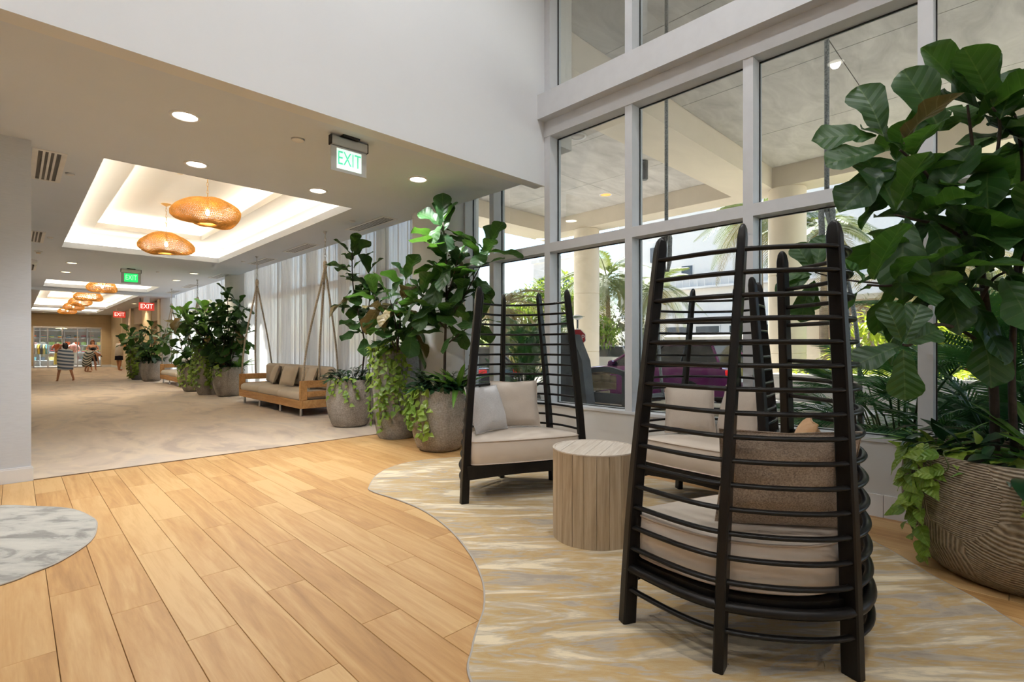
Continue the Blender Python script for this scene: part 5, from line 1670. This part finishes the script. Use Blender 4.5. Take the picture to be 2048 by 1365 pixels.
# ---- parked cars
M['carglass'] = plain('car_glass', (0.02, 0.025, 0.03), 0.05, var=0.05, spec=0.8)
M['tyre'] = plain('tyre_rubber', (0.015, 0.015, 0.015), 0.8)
M['redlight'] = emit('tail_light', (0.75, 0.02, 0.02), 0.5)
M['chrome'] = plain('chrome', (0.7, 0.7, 0.7), 0.15, 1.0)
def paint(name, col):
    return plain(name, col, 0.22, 0.25, var=0.03, coat=1.0)
def car(label, loc, rz, mat, H=1.5, L=4.6, W=1.82, suv=False):
    t = thing('parked_car', label, 'car', loc, rz)
    h = L / 2
    zb = 0.98 if suv else 0.88
    # (y, half width, bottom, top)
    st = [(-h, .78, .42, .72), (-h + .06, .86, .32, zb - .04), (-h + .35, .91, .24, zb), (-h * .5, .92, .20, zb + .01), (0, .92, .20, zb), (h * .38, .92, .20, zb - .02), (h * .62, .91, .22, zb - .08), (h * .88, .86, .26, zb - .20), (h - .04, .76, .34, zb - .32), (h, .66, .42, zb - .40)]
    rings = []
    for y, w, b, tz in st:
        w *= W / 1.84
        rings.append([(-w * .96, y, b), (w * .96, y, b), (w, y, b + .12), (w, y, tz - .16), (w * .95, y, tz - .03), (w * .88, y, tz), (-w * .88, y, tz), (-w * .95, y, tz - .03), (-w, y, tz - .16), (-w, y, b + .12)])
    MB().rings(rings).build('body', mat, t, 35)
    wb, wt = W * .455, W * .36
    y0, y1 = (-h + .22, h * .40)
    r0, r1 = (-h + (.50 if suv else .95), h * (.02 if suv else -.02))
    z0, z1 = zb - .03, H
    mb = MB()
    lo = [(-wb, y0, z0), (wb, y0, z0), (wb, y1, z0), (-wb, y1, z0)]
    hi = [(-wt, r0, z1 - .05), (wt, r0, z1 - .05), (wt, r1, z1 - .05), (-wt, r1, z1 - .05)]
    mb.rings([lo, hi]); mb.build('glasshouse', M['carglass'], t)
    rf = [(-wt, r0, z1 - .055), (wt, r0, z1 - .055), (wt, r1, z1 - .055), (-wt, r1, z1 - .055)]
    rf2 = [(-wt * .9, r0 + .1, z1), (wt * .9, r0 + .1, z1), (wt * .9, r1 - .12, z1), (-wt * .9, r1 - .12, z1)]
    MB().rings([[(x * 1.02, y, z) for x, y, z in rf], rf2]).build('roof', mat, t)
    for a, c in zip(lo, hi):
        MB().tube([Vector(a), Vector(c)], 0.035, 6).build('pillar', mat, t)
    for s in (-1, 1):
        for f in (0.33, 0.66):
            a = Vector((s * wb, y0 + (y1 - y0) * f, z0)); c = Vector((s * wt, r0 + (r1 - r0) * f, z1 - .05))
            MB().tube([a, c], 0.03, 6).build('pillar', M['black'], t)
        for y in (-h * .60, h * .62):
            cx = s * (W / 2 - .10)
            Mx = Matrix.Translation((cx, y, .33)) @ Matrix.Rotation(PI / 2, 4, 'Y')
            MB().lathe([(.12, -.10), (.30, -.11), (.33, -.08), (.33, .08), (.30, .11), (.12, .10)], 24, M=Mx).build('tyre', M['tyre'], t, 40)
            MB().lathe([(.21, -.112), (.19, -.09), (.05, -.10), (.05, .10), (.19, .09), (.21, .112)], 16, M=Mx).build('wheel_rim', M['chrome'], t, 40)
        MB().cbox((s * W * .28 if s > 0 else -W * .47, -h - .02, zb - .22), (W * .47 if s > 0 else -W * .28, -h + .12, zb - .06), .02).build('tail_light', M['redlight'], t)
        MB().cbox((s * W * .26 if s > 0 else -W * .44, h - .16, zb - .40), (W * .44 if s > 0 else -W * .26, h + .01, zb - .28), .02).build('headlight', M['chrome'], t)
        MB().cbox((s * W * .5 - .09, h * .30, zb - .02), (s * W * .5 + .09, h * .36, zb + .10), .03).build('side_mirror', mat, t)
    MB().cbox((-W * .16, -h - .015, zb - .36), (W * .16, -h + .03, zb - .24), .006).build('number_plate', M['whiteplastic'], t)
    MB().cbox((-W * .44, -h - .05, .30), (W * .44, -h + .1, .46), .03).build('rear_bumper', M['black'], t)
    return t
car('purple crossover parked under the canopy behind the window chair', (12.3, 7.1, GZ), 0.0, paint('purple_car_paint', (0.16, 0.012, 0.12)), 1.52, 4.7, 1.86, True)
car('dark car with red tail lights behind the left potted palm', (9.7, 12.7, GZ), 0.0, paint('navy_car_paint', (0.02, 0.025, 0.04)), 1.45)
car('silver car parked in the sun beyond the left column', (20.5, 15.4, GZ), 0.3, paint('silver_car_paint', (0.42, 0.42, 0.43)), 1.5, 4.6, 1.84, True)
car('red car mostly hidden behind the silver car', (24.0, 19.5, GZ), 0.2, paint('red_car_paint', (0.45, 0.03, 0.03)), 1.5)
car('pale silver car behind the low hedge', (20.4, 3.6, GZ), 0.0, paint('pale_car_paint', (0.55, 0.58, 0.60)), 1.42)
car('black car parked far beyond the purple crossover', (19.8, 9.4, GZ), 0.0, paint('black_car_paint', (0.02, 0.02, 0.022)), 1.66, 4.7, 1.9, True)
t = thing('white_van', 'white van passing in front of the white building', 'van', (27.0, 13.0, GZ))
MB().cbox((-0.95, -2.4, 0.35), (0.95, 1.6, 2.1), 0.12).build('cargo_body', M['stopwhite'], t)
MB().cbox((-0.92, 1.55, 0.35), (0.92, 2.6, 1.25), 0.12).build('hood', M['stopwhite'], t)
MB().cbox((-0.97, 0.6, 1.25), (0.97, 1.65, 1.85), 0.05).build('side_window', M['carglass'], t)
for s in (-1, 1):
    for y in (-1.6, 1.7):
        MB().lathe([(.33, -.1), (.33, .1)], 20, M=Matrix.Translation((s * .85, y, .33)) @ Matrix.Rotation(PI / 2, 4, 'Y')).build('tyre', M['tyre'], t, 40)

# ---- swing bench hanging outside under the canopy
def out_swing():
    ox, oy, oz = 6.65, 2.80, GZ
    t = thing('outdoor_swing', 'outdoor swing bench hanging on long grey ropes beyond the glass', 'swing', (ox, oy, oz), 0)
    L, D, az = 2.7, 0.75, 0.72
    h = L / 2
    def pc(nm, a, b, m=M['greypaint'], c=0.008):
        return MB().cbox(a, b, c).build(nm, m, t)
    pc('front_rail', (0, -h, 0.36), (0.05, h, 0.48)); pc('back_rail', (D - 0.05, -h, 0.36), (D, h, 0.48)); pc('deck', (0.05, -h, 0.42), (D - 0.05, h, 0.46))
    for s in (-1, 1):
        y0, y1 = (h - 0.06, h) if s > 0 else (-h, -h + 0.06)
        pc('arm_post', (0, y0, 0.48), (0.08, y1, az)); pc('arm_post', (D - 0.08, y0, 0.48), (D, y1, az)); pc('arm_top', (0.08, y0, az - 0.07), (D - 0.08, y1, az))
    for k in range(2):
        o = MB().cbox((0.02, -h + 0.08 + k * (h - 0.08), 0.46), (D - 0.02, -0.01 + k * (h - 0.08) + 0.01, 0.62), 0.05).build('seat_cushion', M['canvas'], t, True)
    for s, hy in ((-1, 1.75), (1, 3.86)):
        top = Vector((7.0 - ox, hy - oy, ZC - oz)); knot = Vector((7.0 - ox, hy - oy, 2.92 - oz))
        MB().tube([top, (top + knot) / 2, knot], 0.028, 8).build('rope', M['rope_grey'], t, True)
        for sg in (-1, 1):
            MB().tube([knot + Vector((0, 0.045 * sg, 0.1)), knot + Vector((0, 0.06 * sg, 0)), knot + Vector((0, 0.05 * sg, -0.35)), knot + Vector((0, 0.02 * sg, -0.5))], [0.02, 0.034, 0.034, 0.02], 8).build('rope_binding', M['rope_grey'], t, True)
        for ex in (0.05, D - 0.05):
            e = Vector((ex, s * (h - 0.03), az))
            pts = [knot + (e - knot) * (q / 10) + Vector((0, s * 0.10, 0)) * math.sin(PI * q / 10) for q in range(11)]
            MB().tube(pts, 0.024, 8).build('rope', M['rope_grey'], t, True)
out_swing()
# ================================================================== SHOP AT THE END OF THE HALL
M['shopwall'] = plain('shop_wall_paint', (0.74, 0.72, 0.68), 0.7)
M['shopfloor'] = plain('shop_floor_tile', (0.62, 0.58, 0.54), 0.3)
SY = 46.2
slab('wall_shop_back', (-1.2, SY, -0.02), (5.2, SY + 0.1, CZ), M['shopwall'])
slab('wall_shop_right', (5.1, 41.62, -0.02), (5.2, SY, CZ), M['shopwall'])
slab('ceiling_shop', (-1.2, 41.62, CZ - 0.1), (5.2, SY, CZ), M['white'])
slab('floor_shop', (-1.2, 41.5, -0.021), (5.2, SY, 0.004), M['shopfloor'])
for i, (x, y) in enumerate([(0.6, 43.5), (2.2, 43.5), (3.8, 43.5)]):
    downlight(x, y, CZ - 0.1, 'shop ceiling downlight, %s' % ['left', 'middle', 'right'][i], 0.12, 420, group='downlights inside the shop')
# glazed front
sf = thing('storefront', 'glazed shop front with pale metal frames at the end of the hall', 'shop front', (2.39, 41.5, 0))
xs = [-1.59, -0.95, -0.30, 0.42, 1.02, 1.59]
MB().box((-1.59, 0.02, 2.42), (1.59, 0.10, 2.52)).build('head_rail', M['steel'], sf)
MB().box((-1.59, 0.02, 0.0), (1.59, 0.10, 0.06)).build('bottom_rail', M['steel'], sf)
for i, x in enumerate(xs):
    w = 0.05 if i in (0, 5) else 0.022
    MB().box((x - w, 0.02, 0.06), (x + w, 0.10, 2.42)).build('frame_upright', M['beigelt'] if i == 5 else M['steel'], sf)
for i in range(5):
    MB().box((xs[i] + 0.03, 0.05, 0.07), (xs[i + 1] - 0.03, 0.062, 2.41)).build('pane', M['shopglass'], sf)
MB().tube([(1.45, -0.02, 0.9), (1.45, -0.05, 0.95), (1.45, -0.05, 1.25), (1.45, -0.02, 1.3)], 0.012, 6).build('door_handle', M['steel'], sf, True)
# starburst lamp
t = thing('starburst_lamp', 'glowing starburst ceiling lamp behind the shop glass', 'lamp', (2.1, 42.4, 2.46))
M['star'] = emit('starburst_glow', (1.0, 0.85, 0.5), 6)
MB().lathe([(0.01, 0.08), (0.10, 0.0), (0.01, -0.08)], 12).build('core', M['star'], t, True)
for k in range(14):
    a = 2 * PI * k / 14
    MB().tube([(0, 0, 0), (0.30 * math.cos(a), 0.30 * math.sin(a), 0.05 * math.sin(3 * a))], [0.012, 0.004], 5).build('ray', M['star'], t)
MB().tube([(0, 0, 0.05), (0, 0, CZ - 0.1 - 2.46)], 0.008, 6).build('stem', M['brass'], t)
# garments
GCOL = [(0.75, 0.16, 0.05), (0.80, 0.55, 0.10), (0.10, 0.30, 0.45), (0.65, 0.65, 0.62), (0.10, 0.12, 0.14), (0.55, 0.08, 0.10), (0.30, 0.45, 0.15), (0.75, 0.70, 0.30), (0.20, 0.45, 0.50), (0.70, 0.35, 0.30)]
GM = [plain('garment_cloth_%d' % i, c, 0.85, var=0.1, scale=8) for i, c in enumerate(GCOL)]
GN = ['orange', 'amber', 'blue', 'white', 'black', 'dark red', 'green', 'yellow', 'teal', 'coral']
def shirt_mesh(i, w=0.46, h=0.62):
    prof = [(-.09, 0), (-.20, -.04), (-.33, -.24), (-.25, -.30), (-.20, -.20), (-.21, -h), (.21, -h), (.20, -.20), (.25, -.30), (.33, -.24), (.20, -.04), (.09, 0), (.0, -.06)]
    mb = MB(); mb.rings([[(x * w / .46, -0.05 if abs(x) < .22 else -0.03, z) for x, z in prof], [(x * w / .46, 0.05 if abs(x) < .22 else 0.03, z) for x, z in prof]])
    return mb.mesh('cloth', GM[i])
def mannequin(label, x, y, top, low):
    t = thing('mannequin', label, 'mannequin', (x, y, 0.005))
    MB().tube([(0, 0, 0.02), (0, 0, 0.85)], 0.02, 8).build('pole', M['steel'], t)
    MB().lathe([(0.17, 0), (0.17, 0.02), (0.02, 0.03)], 20).build('base', M['steel'], t, 40)
    MB().lathe([(0.10, 0.82), (0.155, 0.88), (0.12, 1.06), (0.165, 1.28), (0.14, 1.40), (0.055, 1.46), (0.05, 1.54)], 18, M=Matrix.Diagonal((1, .68, 1, 1))).build('torso', M['beigelt'], t, True)
    MB().lathe([(0.135, 0.86), (0.135, 1.06), (0.185, 1.28), (0.16, 1.42), (0.06, 1.465)], 18, M=Matrix.Diagonal((1.06, .75, 1, 1)), caps=False).build('top_garment', GM[top], t, True)
    for s in (-1, 1):
        MB().tube([(s * .15, 0, 1.38), (s * .26, 0, 1.20), (s * .28, -.02, 1.08)], [.07, .065, .06], 8).build('sleeve', GM[top], t, True)
    MB().lathe([(0.20, 0.18), (0.19, 0.5), (0.15, 0.88)], 18, M=Matrix.Diagonal((1.05, .7, 1, 1)), caps=False).build('lower_garment', GM[low], t, True)
mannequin('mannequin in an orange top and amber trousers behind the glass', 1.95, 42.5, 0, 1)
mannequin('mannequin in a coral top beside the shop door', 2.75, 43.4, 9, 3)
rr = random.Random(77)
rk = thing('clothes_rack', 'metal clothes rack inside the shop', 'clothes rack', (1.0, 43.3, 0.005))
MB().tube([(-.55, 0, 0), (-.55, 0, 1.5), (.55, 0, 1.5), (.55, 0, 0)], 0.015, 6).build('rail', M['steel'], rk)
for s in (-1, 1):
    MB().box((s * .55 - .02, -.25, 0), (s * .55 + .02, .25, .03)).build('foot', M['steel'], rk)
for k in range(9):
    i = rr.randrange(10)
    t = thing('hanging_shirt', '%s shirt on the shop clothes rack, number %s from the left' % (GN[i], ['one', 'two', 'three', 'four', 'five', 'six', 'seven', 'eight', 'nine'][k]), 'shirt', (0.52 + k * 0.12, 43.3, 1.44), 1.35, 'shirts on the shop rack')
    obj('cloth', shirt_mesh(i), t)
    MB().tube([(-.16, 0, -.03), (0, 0, .03), (.16, 0, -.03)], 0.006, 5).build('hanger', M['steel'], t)
    MB().tube([(0, 0, .03), (0.02, 0, .06), (0.0, 0, .075)], 0.004, 5).build('hook', M['steel'], t)
sh = thing('shop_shelf', 'tall white display shelf along the shop back wall', 'shelf', (2.2, SY - 0.25, 0.005))
for k in range(5):
    MB().box((-2.2, -0.2, 0.35 + 0.5 * k), (2.6, 0.2, 0.38 + 0.5 * k)).build('shelf_board', M['white'], sh)
for x in (-2.2, -1.0, 0.2, 1.4, 2.57):
    MB().box((x, -0.2, 0.0), (x + 0.03, 0.2, 2.7)).build('upright', M['white'], sh)
for row in range(4):
    for k in range(11):
        i = rr.randrange(10)
        x = 0.10 + 0.42 * k + rr.uniform(-.04, .04)
        if row % 2:
            o = thing('folded_shirt', '%s folded clothes on shop shelf %s, place %s' % (GN[i], ['one', 'two', 'three', 'four'][row], 'abcdefghijk'[k]), 'clothes', (x, SY - 0.25, 0.387 + 0.5 * row), 0, 'goods on the shop shelves')
            for q in range(3):
                MB().cbox((-.13, -.14, q * .055), (.13, .14, q * .055 + .05), .018).build('fold', GM[(i + q) % 10], o)
        else:
            o = thing('beach_bag', '%s bag on shop shelf %s, place %s' % (GN[i], ['one', 'two', 'three', 'four'][row], 'abcdefghijk'[k]), 'bag', (x, SY - 0.25, 0.387 + 0.5 * row), 0, 'goods on the shop shelves')
            MB().rings([[(-.12, -.06, 0), (.12, -.06, 0), (.12, .06, 0), (-.12, .06, 0)], [(-.15, -.08, .22), (.15, -.08, .22), (.15, .08, .22), (-.15, .08, .22)]]).build('body', GM[i], o)
            MB().tube([(-.08, -.08, .20), (-.06, -.09, .33), (.06, -.09, .33), (.08, -.08, .20)], .008, 5).build('handle', GM[(i + 3) % 10], o, True)

# ================================================================== PEOPLE
M['skin'] = plain('skin', (0.55, 0.28, 0.17), 0.5, var=0.04)
M['skin2'] = plain('tanned_skin', (0.50, 0.22, 0.11), 0.5, var=0.04)
M['hair'] = plain('dark_hair', (0.015, 0.011, 0.01), 0.5, var=0.3, scale=20)
M['hair2'] = plain('auburn_hair', (0.20, 0.07, 0.03), 0.5, var=0.3, scale=20)
M['blackcloth'] = plain('black_cloth', (0.015, 0.015, 0.018), 0.85)
M['navycloth'] = plain('navy_cloth', (0.02, 0.022, 0.045), 0.85)
M['whitecloth'] = plain('off_white_cloth', (0.66, 0.62, 0.55), 0.85, var=0.05)
def stripe_mat(name, c0, c1, scale, dist, rot=(0, 0, 0)):
    m, nt, b = new_mat(name)
    tc = nt.nodes.new('ShaderNodeTexCoord'); mp = nt.nodes.new('ShaderNodeMapping')
    mp.inputs['Rotation'].default_value = rot
    nt.links.new(tc.outputs['Object'], mp.inputs['Vector'])
    wv = nt.nodes.new('ShaderNodeTexWave'); wv.bands_direction = 'Z'
    wv.inputs['Scale'].default_value = scale; wv.inputs['Distortion'].default_value = dist; wv.inputs['Detail'].default_value = 0
    nt.links.new(mp.outputs[0], wv.inputs['Vector'])
    r = ramp(nt, wv.outputs['Fac'], [(0.44, c0), (0.54, c1)])
    nt.links.new(r.outputs[0], b.inputs['Base Color'])
    b.inputs['Roughness'].default_value = 0.9
    return m
M['towel'] = stripe_mat('blue_white_stripes', (0.10, 0.14, 0.20), (0.60, 0.60, 0.60), 2.55, 0.3, (0.12, 0.14, 0))
M['zebrawrap'] = stripe_mat('black_white_zigzag', (0.03, 0.05, 0.05), (0.60, 0.58, 0.54), 3.6, 2.0, (0.5, 0.6, 0))
def person(label, loc, rz, H, J, skin, hair, hairfn):
    """J: joint positions for a 1.70 m figure facing -y; hands get five fingers"""
    k = H / 1.70
    t = thing('person', label, 'person', loc, rz)
    V, E, RAD = [], [], []
    def add(p, r, par=None):
        V.append(Vector(p) * k); RAD.append(r * k)
        if par is not None:
            E.append((par, len(V) - 1))
        return len(V) - 1
    pel = add(J['pelvis'], .125)
    spi = add(J['spine'], .115, pel); che = add(J['chest'], .135, spi); nec = add(J['neck'], .052, che)
    hd = Vector(J['head']); nk = Vector(J['neck'])
    ax = (hd - nk).normalized()
    fwd = Vector(J.get('face', (0, -1, 0)))
    jaw = add(hd - ax * .07 + fwd * .015, .066, nec); hea = add(hd, .092, jaw); top = add(hd + ax * .075, .070, hea)
    for s, n in ((-1, 'l'), (1, 'r')):
        sh = add(J['sh_' + n], .062, che); el = add(J['el_' + n], .043, sh); wr = add(J['wr_' + n], .028, el)
        w = Vector(J['wr_' + n]); d = (w - Vector(J['el_' + n])).normalized()
        pm = add(w + d * .07, .036, wr)
        side = d.cross(fwd if abs(d.dot(fwd)) < .9 else Vector((0, 0, 1))).normalized()
        for q, ln in ((-1.5, .055), (-.5, .07), (.5, .075), (1.5, .062)):
            a = add(w + d * .105 + side * q * .017, .010, pm); add(w + d * (.105 + ln) + side * q * .019 + fwd * .015, .008, a)
        a = add(w + d * .05 + side * 0.045, .011, pm); add(w + d * .095 + side * .065, .009, a)
        hp = add(J['hip_' + n], .092, pel); kn = add(J['kn_' + n], .058, hp); an = add(J['an_' + n], .040, kn)
        A = Vector(J['an_' + n]); tf = Vector(J.get('toe', (0, -1, 0)))
        he = add(A + Vector((0, 0, -.045)) , .036, an); add(A + tf * .10 + Vector((0, 0, -.055)), .036, he); 
        add(A + tf * .17 + Vector((0, 0, -.06)), .026, len(V) - 1)
    me = bpy.data.meshes.new('body')
    me.from_pydata([tuple(v) for v in V], E, [])
    me.materials.append(skin)
    o = obj('body', me, t)
    o.modifiers.new('skin', 'SKIN')
    if me.skin_vertices:
        sv = me.skin_vertices[0].data
        for i, r in enumerate(RAD):
            sv[i].radius = (r, r * (0.80 if i in (spi, che, pel) else 1.0))
        sv[pel].use_root = True
    o.modifiers['skin'].use_smooth_shade = True
    s = o.modifiers.new('sub', 'SUBSURF'); s.levels = 1; s.render_levels = 2
    # face
    hk = hd * k; f = fwd * k; sd = ax.cross(fwd).normalized() * k; u = ax * k
    for q in (-1, 1):
        MB().lathe([(.001, .013), (.011, .007), (.013, 0), (.011, -.007), (.001, -.013)], 8, tuple(hk + f * .083 + sd * .032 * q + u * .012)).build('eye', M['black'], t, True)
        MB().lathe([(.001, .03), (.014, .018), (.016, 0), (.010, -.02), (.001, -.028)], 8, tuple(hk + sd * .092 * q)).build('ear', skin, t, True)
    MB().tube([hk + f * .085 + u * .015, hk + f * .108 - u * .018, hk + f * .088 - u * .026], [.006, .012, .008], 6).build('nose', skin, t, True)
    MB().tube([hk + f * .082 - u * .05 - sd * .022, hk + f * .090 - u * .05, hk + f * .082 - u * .05 + sd * .022], [.004, .007, .004], 6).build('mouth', M['stopred'], t, True)
    hairfn(t, hk, f, sd, u, hair)
    return t, k
def hair_cap(long=0.0):
    def fn(t, h, f, sd, u, mat):
        mb = MB()
        rings = []
        for j in range(9):
            v = j / 8
            ang = v * PI * 0.62
            ring = []
            for i in range(16):
                a = 2 * PI * i / 16
                back = 0.5 - 0.5 * math.cos(a)          # 0 at the face, 1 behind
                A = ang * (0.62 + 0.5 * back)
                r = 0.106
                p = h + u * (r * 1.08 * math.cos(A) + 0.012 - (long * v * v * back)) + (f * math.cos(a) * 0.96 + sd * math.sin(a)) * (r * max(0.03, math.sin(A)) * (1 - 0.25 * long * v * v))
                ring.append(tuple(p))
            rings.append(ring)
        mb.rings(rings, True).build('hair', mat, t, True)
    return fn
def garment(t, name, rings, mat, n=22, wave=0.0, k=1.0):
    """rings of (cx, cy, z, rx, ry)"""
    rr_ = []
    for (cx, cy, z, rx, ry) in rings:
        rr_.append([(k * (cx + rx * math.cos(2 * PI * j / n) * (1 + wave * math.sin(5 * 2 * PI * j / n))), k * (cy + ry * math.sin(2 * PI * j / n) * (1 + wave * math.sin(5 * 2 * PI * j / n + 1))), k * (z + 0.6 * wave * math.sin(3 * 2 * PI * j / n))) for j in range(n)])
    o = MB().rings(rr_, False).build(name, mat, t, True)
    m = o.modifiers.new('thick', 'SOLIDIFY'); m.thickness = 0.012; m.offset = 1
    return o
def stand(**kw):
    J = dict(pelvis=(0, 0, .93), spine=(0, -.01, 1.12), chest=(0, 0, 1.31), neck=(0, .01, 1.46), head=(0, -.01, 1.60),
             sh_l=(-.17, 0, 1.39), el_l=(-.23, .02, 1.12), wr_l=(-.24, -.06, .88), sh_r=(.17, 0, 1.39), el_r=(.23, .02, 1.12), wr_r=(.24, -.06, .88),
             hip_l=(-.09, 0, .88), kn_l=(-.10, -.01, .49), an_l=(-.10, .02, .09), hip_r=(.09, 0, .88), kn_r=(.10, -.01, .49), an_r=(.10, .02, .09))
    J.update(kw)
    return J
# child in a striped towel, back to the camera, legs apart
J = stand(hip_l=(-.09, 0, .88), kn_l=(-.19, -.01, .50), an_l=(-.28, .02, .09), kn_r=(.20, -.01, .50), an_r=(.27, .02, .09),
          el_l=(-.30, -.12, 1.34), wr_l=(-.12, -.24, 1.52), el_r=(.30, -.14, 1.30), wr_r=(.13, -.26, 1.50))
t, k = person('person in a blue and white striped towel wrap, seen from behind', (1.36, 25.25, 0.009), PI + 0.15, 1.42, J, M['skin2'], M['hair'], hair_cap(0.14))
garment(t, 'striped_towel', [(0, 0, 1.44, .10, .09), (0, 0, 1.38, .25, .15), (0, 0, 1.15, .29, .18), (0, 0, .85, .29, .19), (0, 0, .60, .27, .19), (0, 0, .50, .27, .19)], M['towel'], k=k, wave=0.03)
# woman facing the camera in a black dress
J = stand(el_l=(-.27, .02, 1.16), wr_l=(-.07, -.20, 1.10), el_r=(.27, .02, 1.16), wr_r=(.07, -.20, 1.10), an_l=(-.04, .02, .09), an_r=(.14, .0, .09))
t, k = person('person in a black strapless dress facing the camera by the shop glass', (3.02, 35.5, 0.009), 0.1, 1.64, J, M['skin'], M['hair2'], hair_cap(0.22))
garment(t, 'black_dress', [(0, 0, 1.28, .155, .125), (0, 0, 1.12, .135, .12), (0, 0, .95, .17, .14), (0, 0, .70, .20, .16), (0, 0, .52, .21, .17)], M['blackcloth'], k=k, wave=0.02)
ph = thing('mobile_phone', 'small dark phone held by the person in the black dress', 'phone', (3.04, 35.25, 1.10), 0.1)
MB().cbox((-.038, -.006, -.07), (.038, .006, .07), .004).build('case', M['black'], ph)
MB().box((-.033, .0062, -.06), (.033, .0068, .06)).build('screen', M['bwin'], ph)
# bent figure under a zigzag wrap
J = stand(pelvis=(0, .10, .90), spine=(0, -.06, 1.00), chest=(0, -.26, 1.02), neck=(0, -.40, .98), head=(0, -.52, .90), face=(0, -.6, -.8),
          sh_l=(-.17, -.30, 1.02), el_l=(-.22, -.34, .76), wr_l=(-.16, -.40, .52), sh_r=(.17, -.30, 1.02), el_r=(.22, -.34, .76), wr_r=(.16, -.40, .52),
          hip_l=(-.09, .10, .85), kn_l=(-.12, .0, .48), an_l=(-.14, .06, .09), hip_r=(.09, .10, .85), kn_r=(.12, .0, .48), an_r=(.14, .06, .09))
t, k = person('person bending down under a black and white zigzag wrap', (2.66, 33.4, 0.009), 1.9, 1.62, J, M['skin'], M['hair'], hair_cap(0.0))
garment(t, 'zigzag_wrap', [(0, -.16, 1.13, .04, .14), (0, -.16, 1.10, .17, .27), (0, -.10, .98, .20, .27), (0, .02, .78, .18, .20), (0, .05, .50, .19, .19), (0, .05, .30, .20, .19)], M['zebrawrap'], k=k, wave=0.05)
# man in a sleeveless white shirt leaning to the wall
J = stand(chest=(0, -.05, 1.31), neck=(0, -.07, 1.46), head=(0, -.12, 1.59), el_l=(-.22, -.22, 1.24), wr_l=(-.12, -.38, 1.36), el_r=(.22, -.22, 1.22), wr_r=(.10, -.40, 1.32), an_l=(-.08, .05, .09), an_r=(.08, -.05, .09))
t, k = person('person in a sleeveless white shirt and dark shorts at the pilaster', (4.02, 34.35, 0.009), 2.1, 1.74, J, M['skin2'], M['hair2'], hair_cap(0.0))
garment(t, 'white_shirt', [(0, -.03, 1.43, .11, .09), (0, -.03, 1.38, .20, .14), (0, -.03, 1.20, .20, .16), (0, 0, 1.0, .19, .165), (0, 0, .78, .20, .17)], M['whitecloth'], k=k, wave=0.02)
garment(t, 'dark_shorts', [(0, 0, .92, .16, .14), (0, 0, .80, .185, .16), (0, 0, .55, .20, .165)], M['navycloth'], k=k)
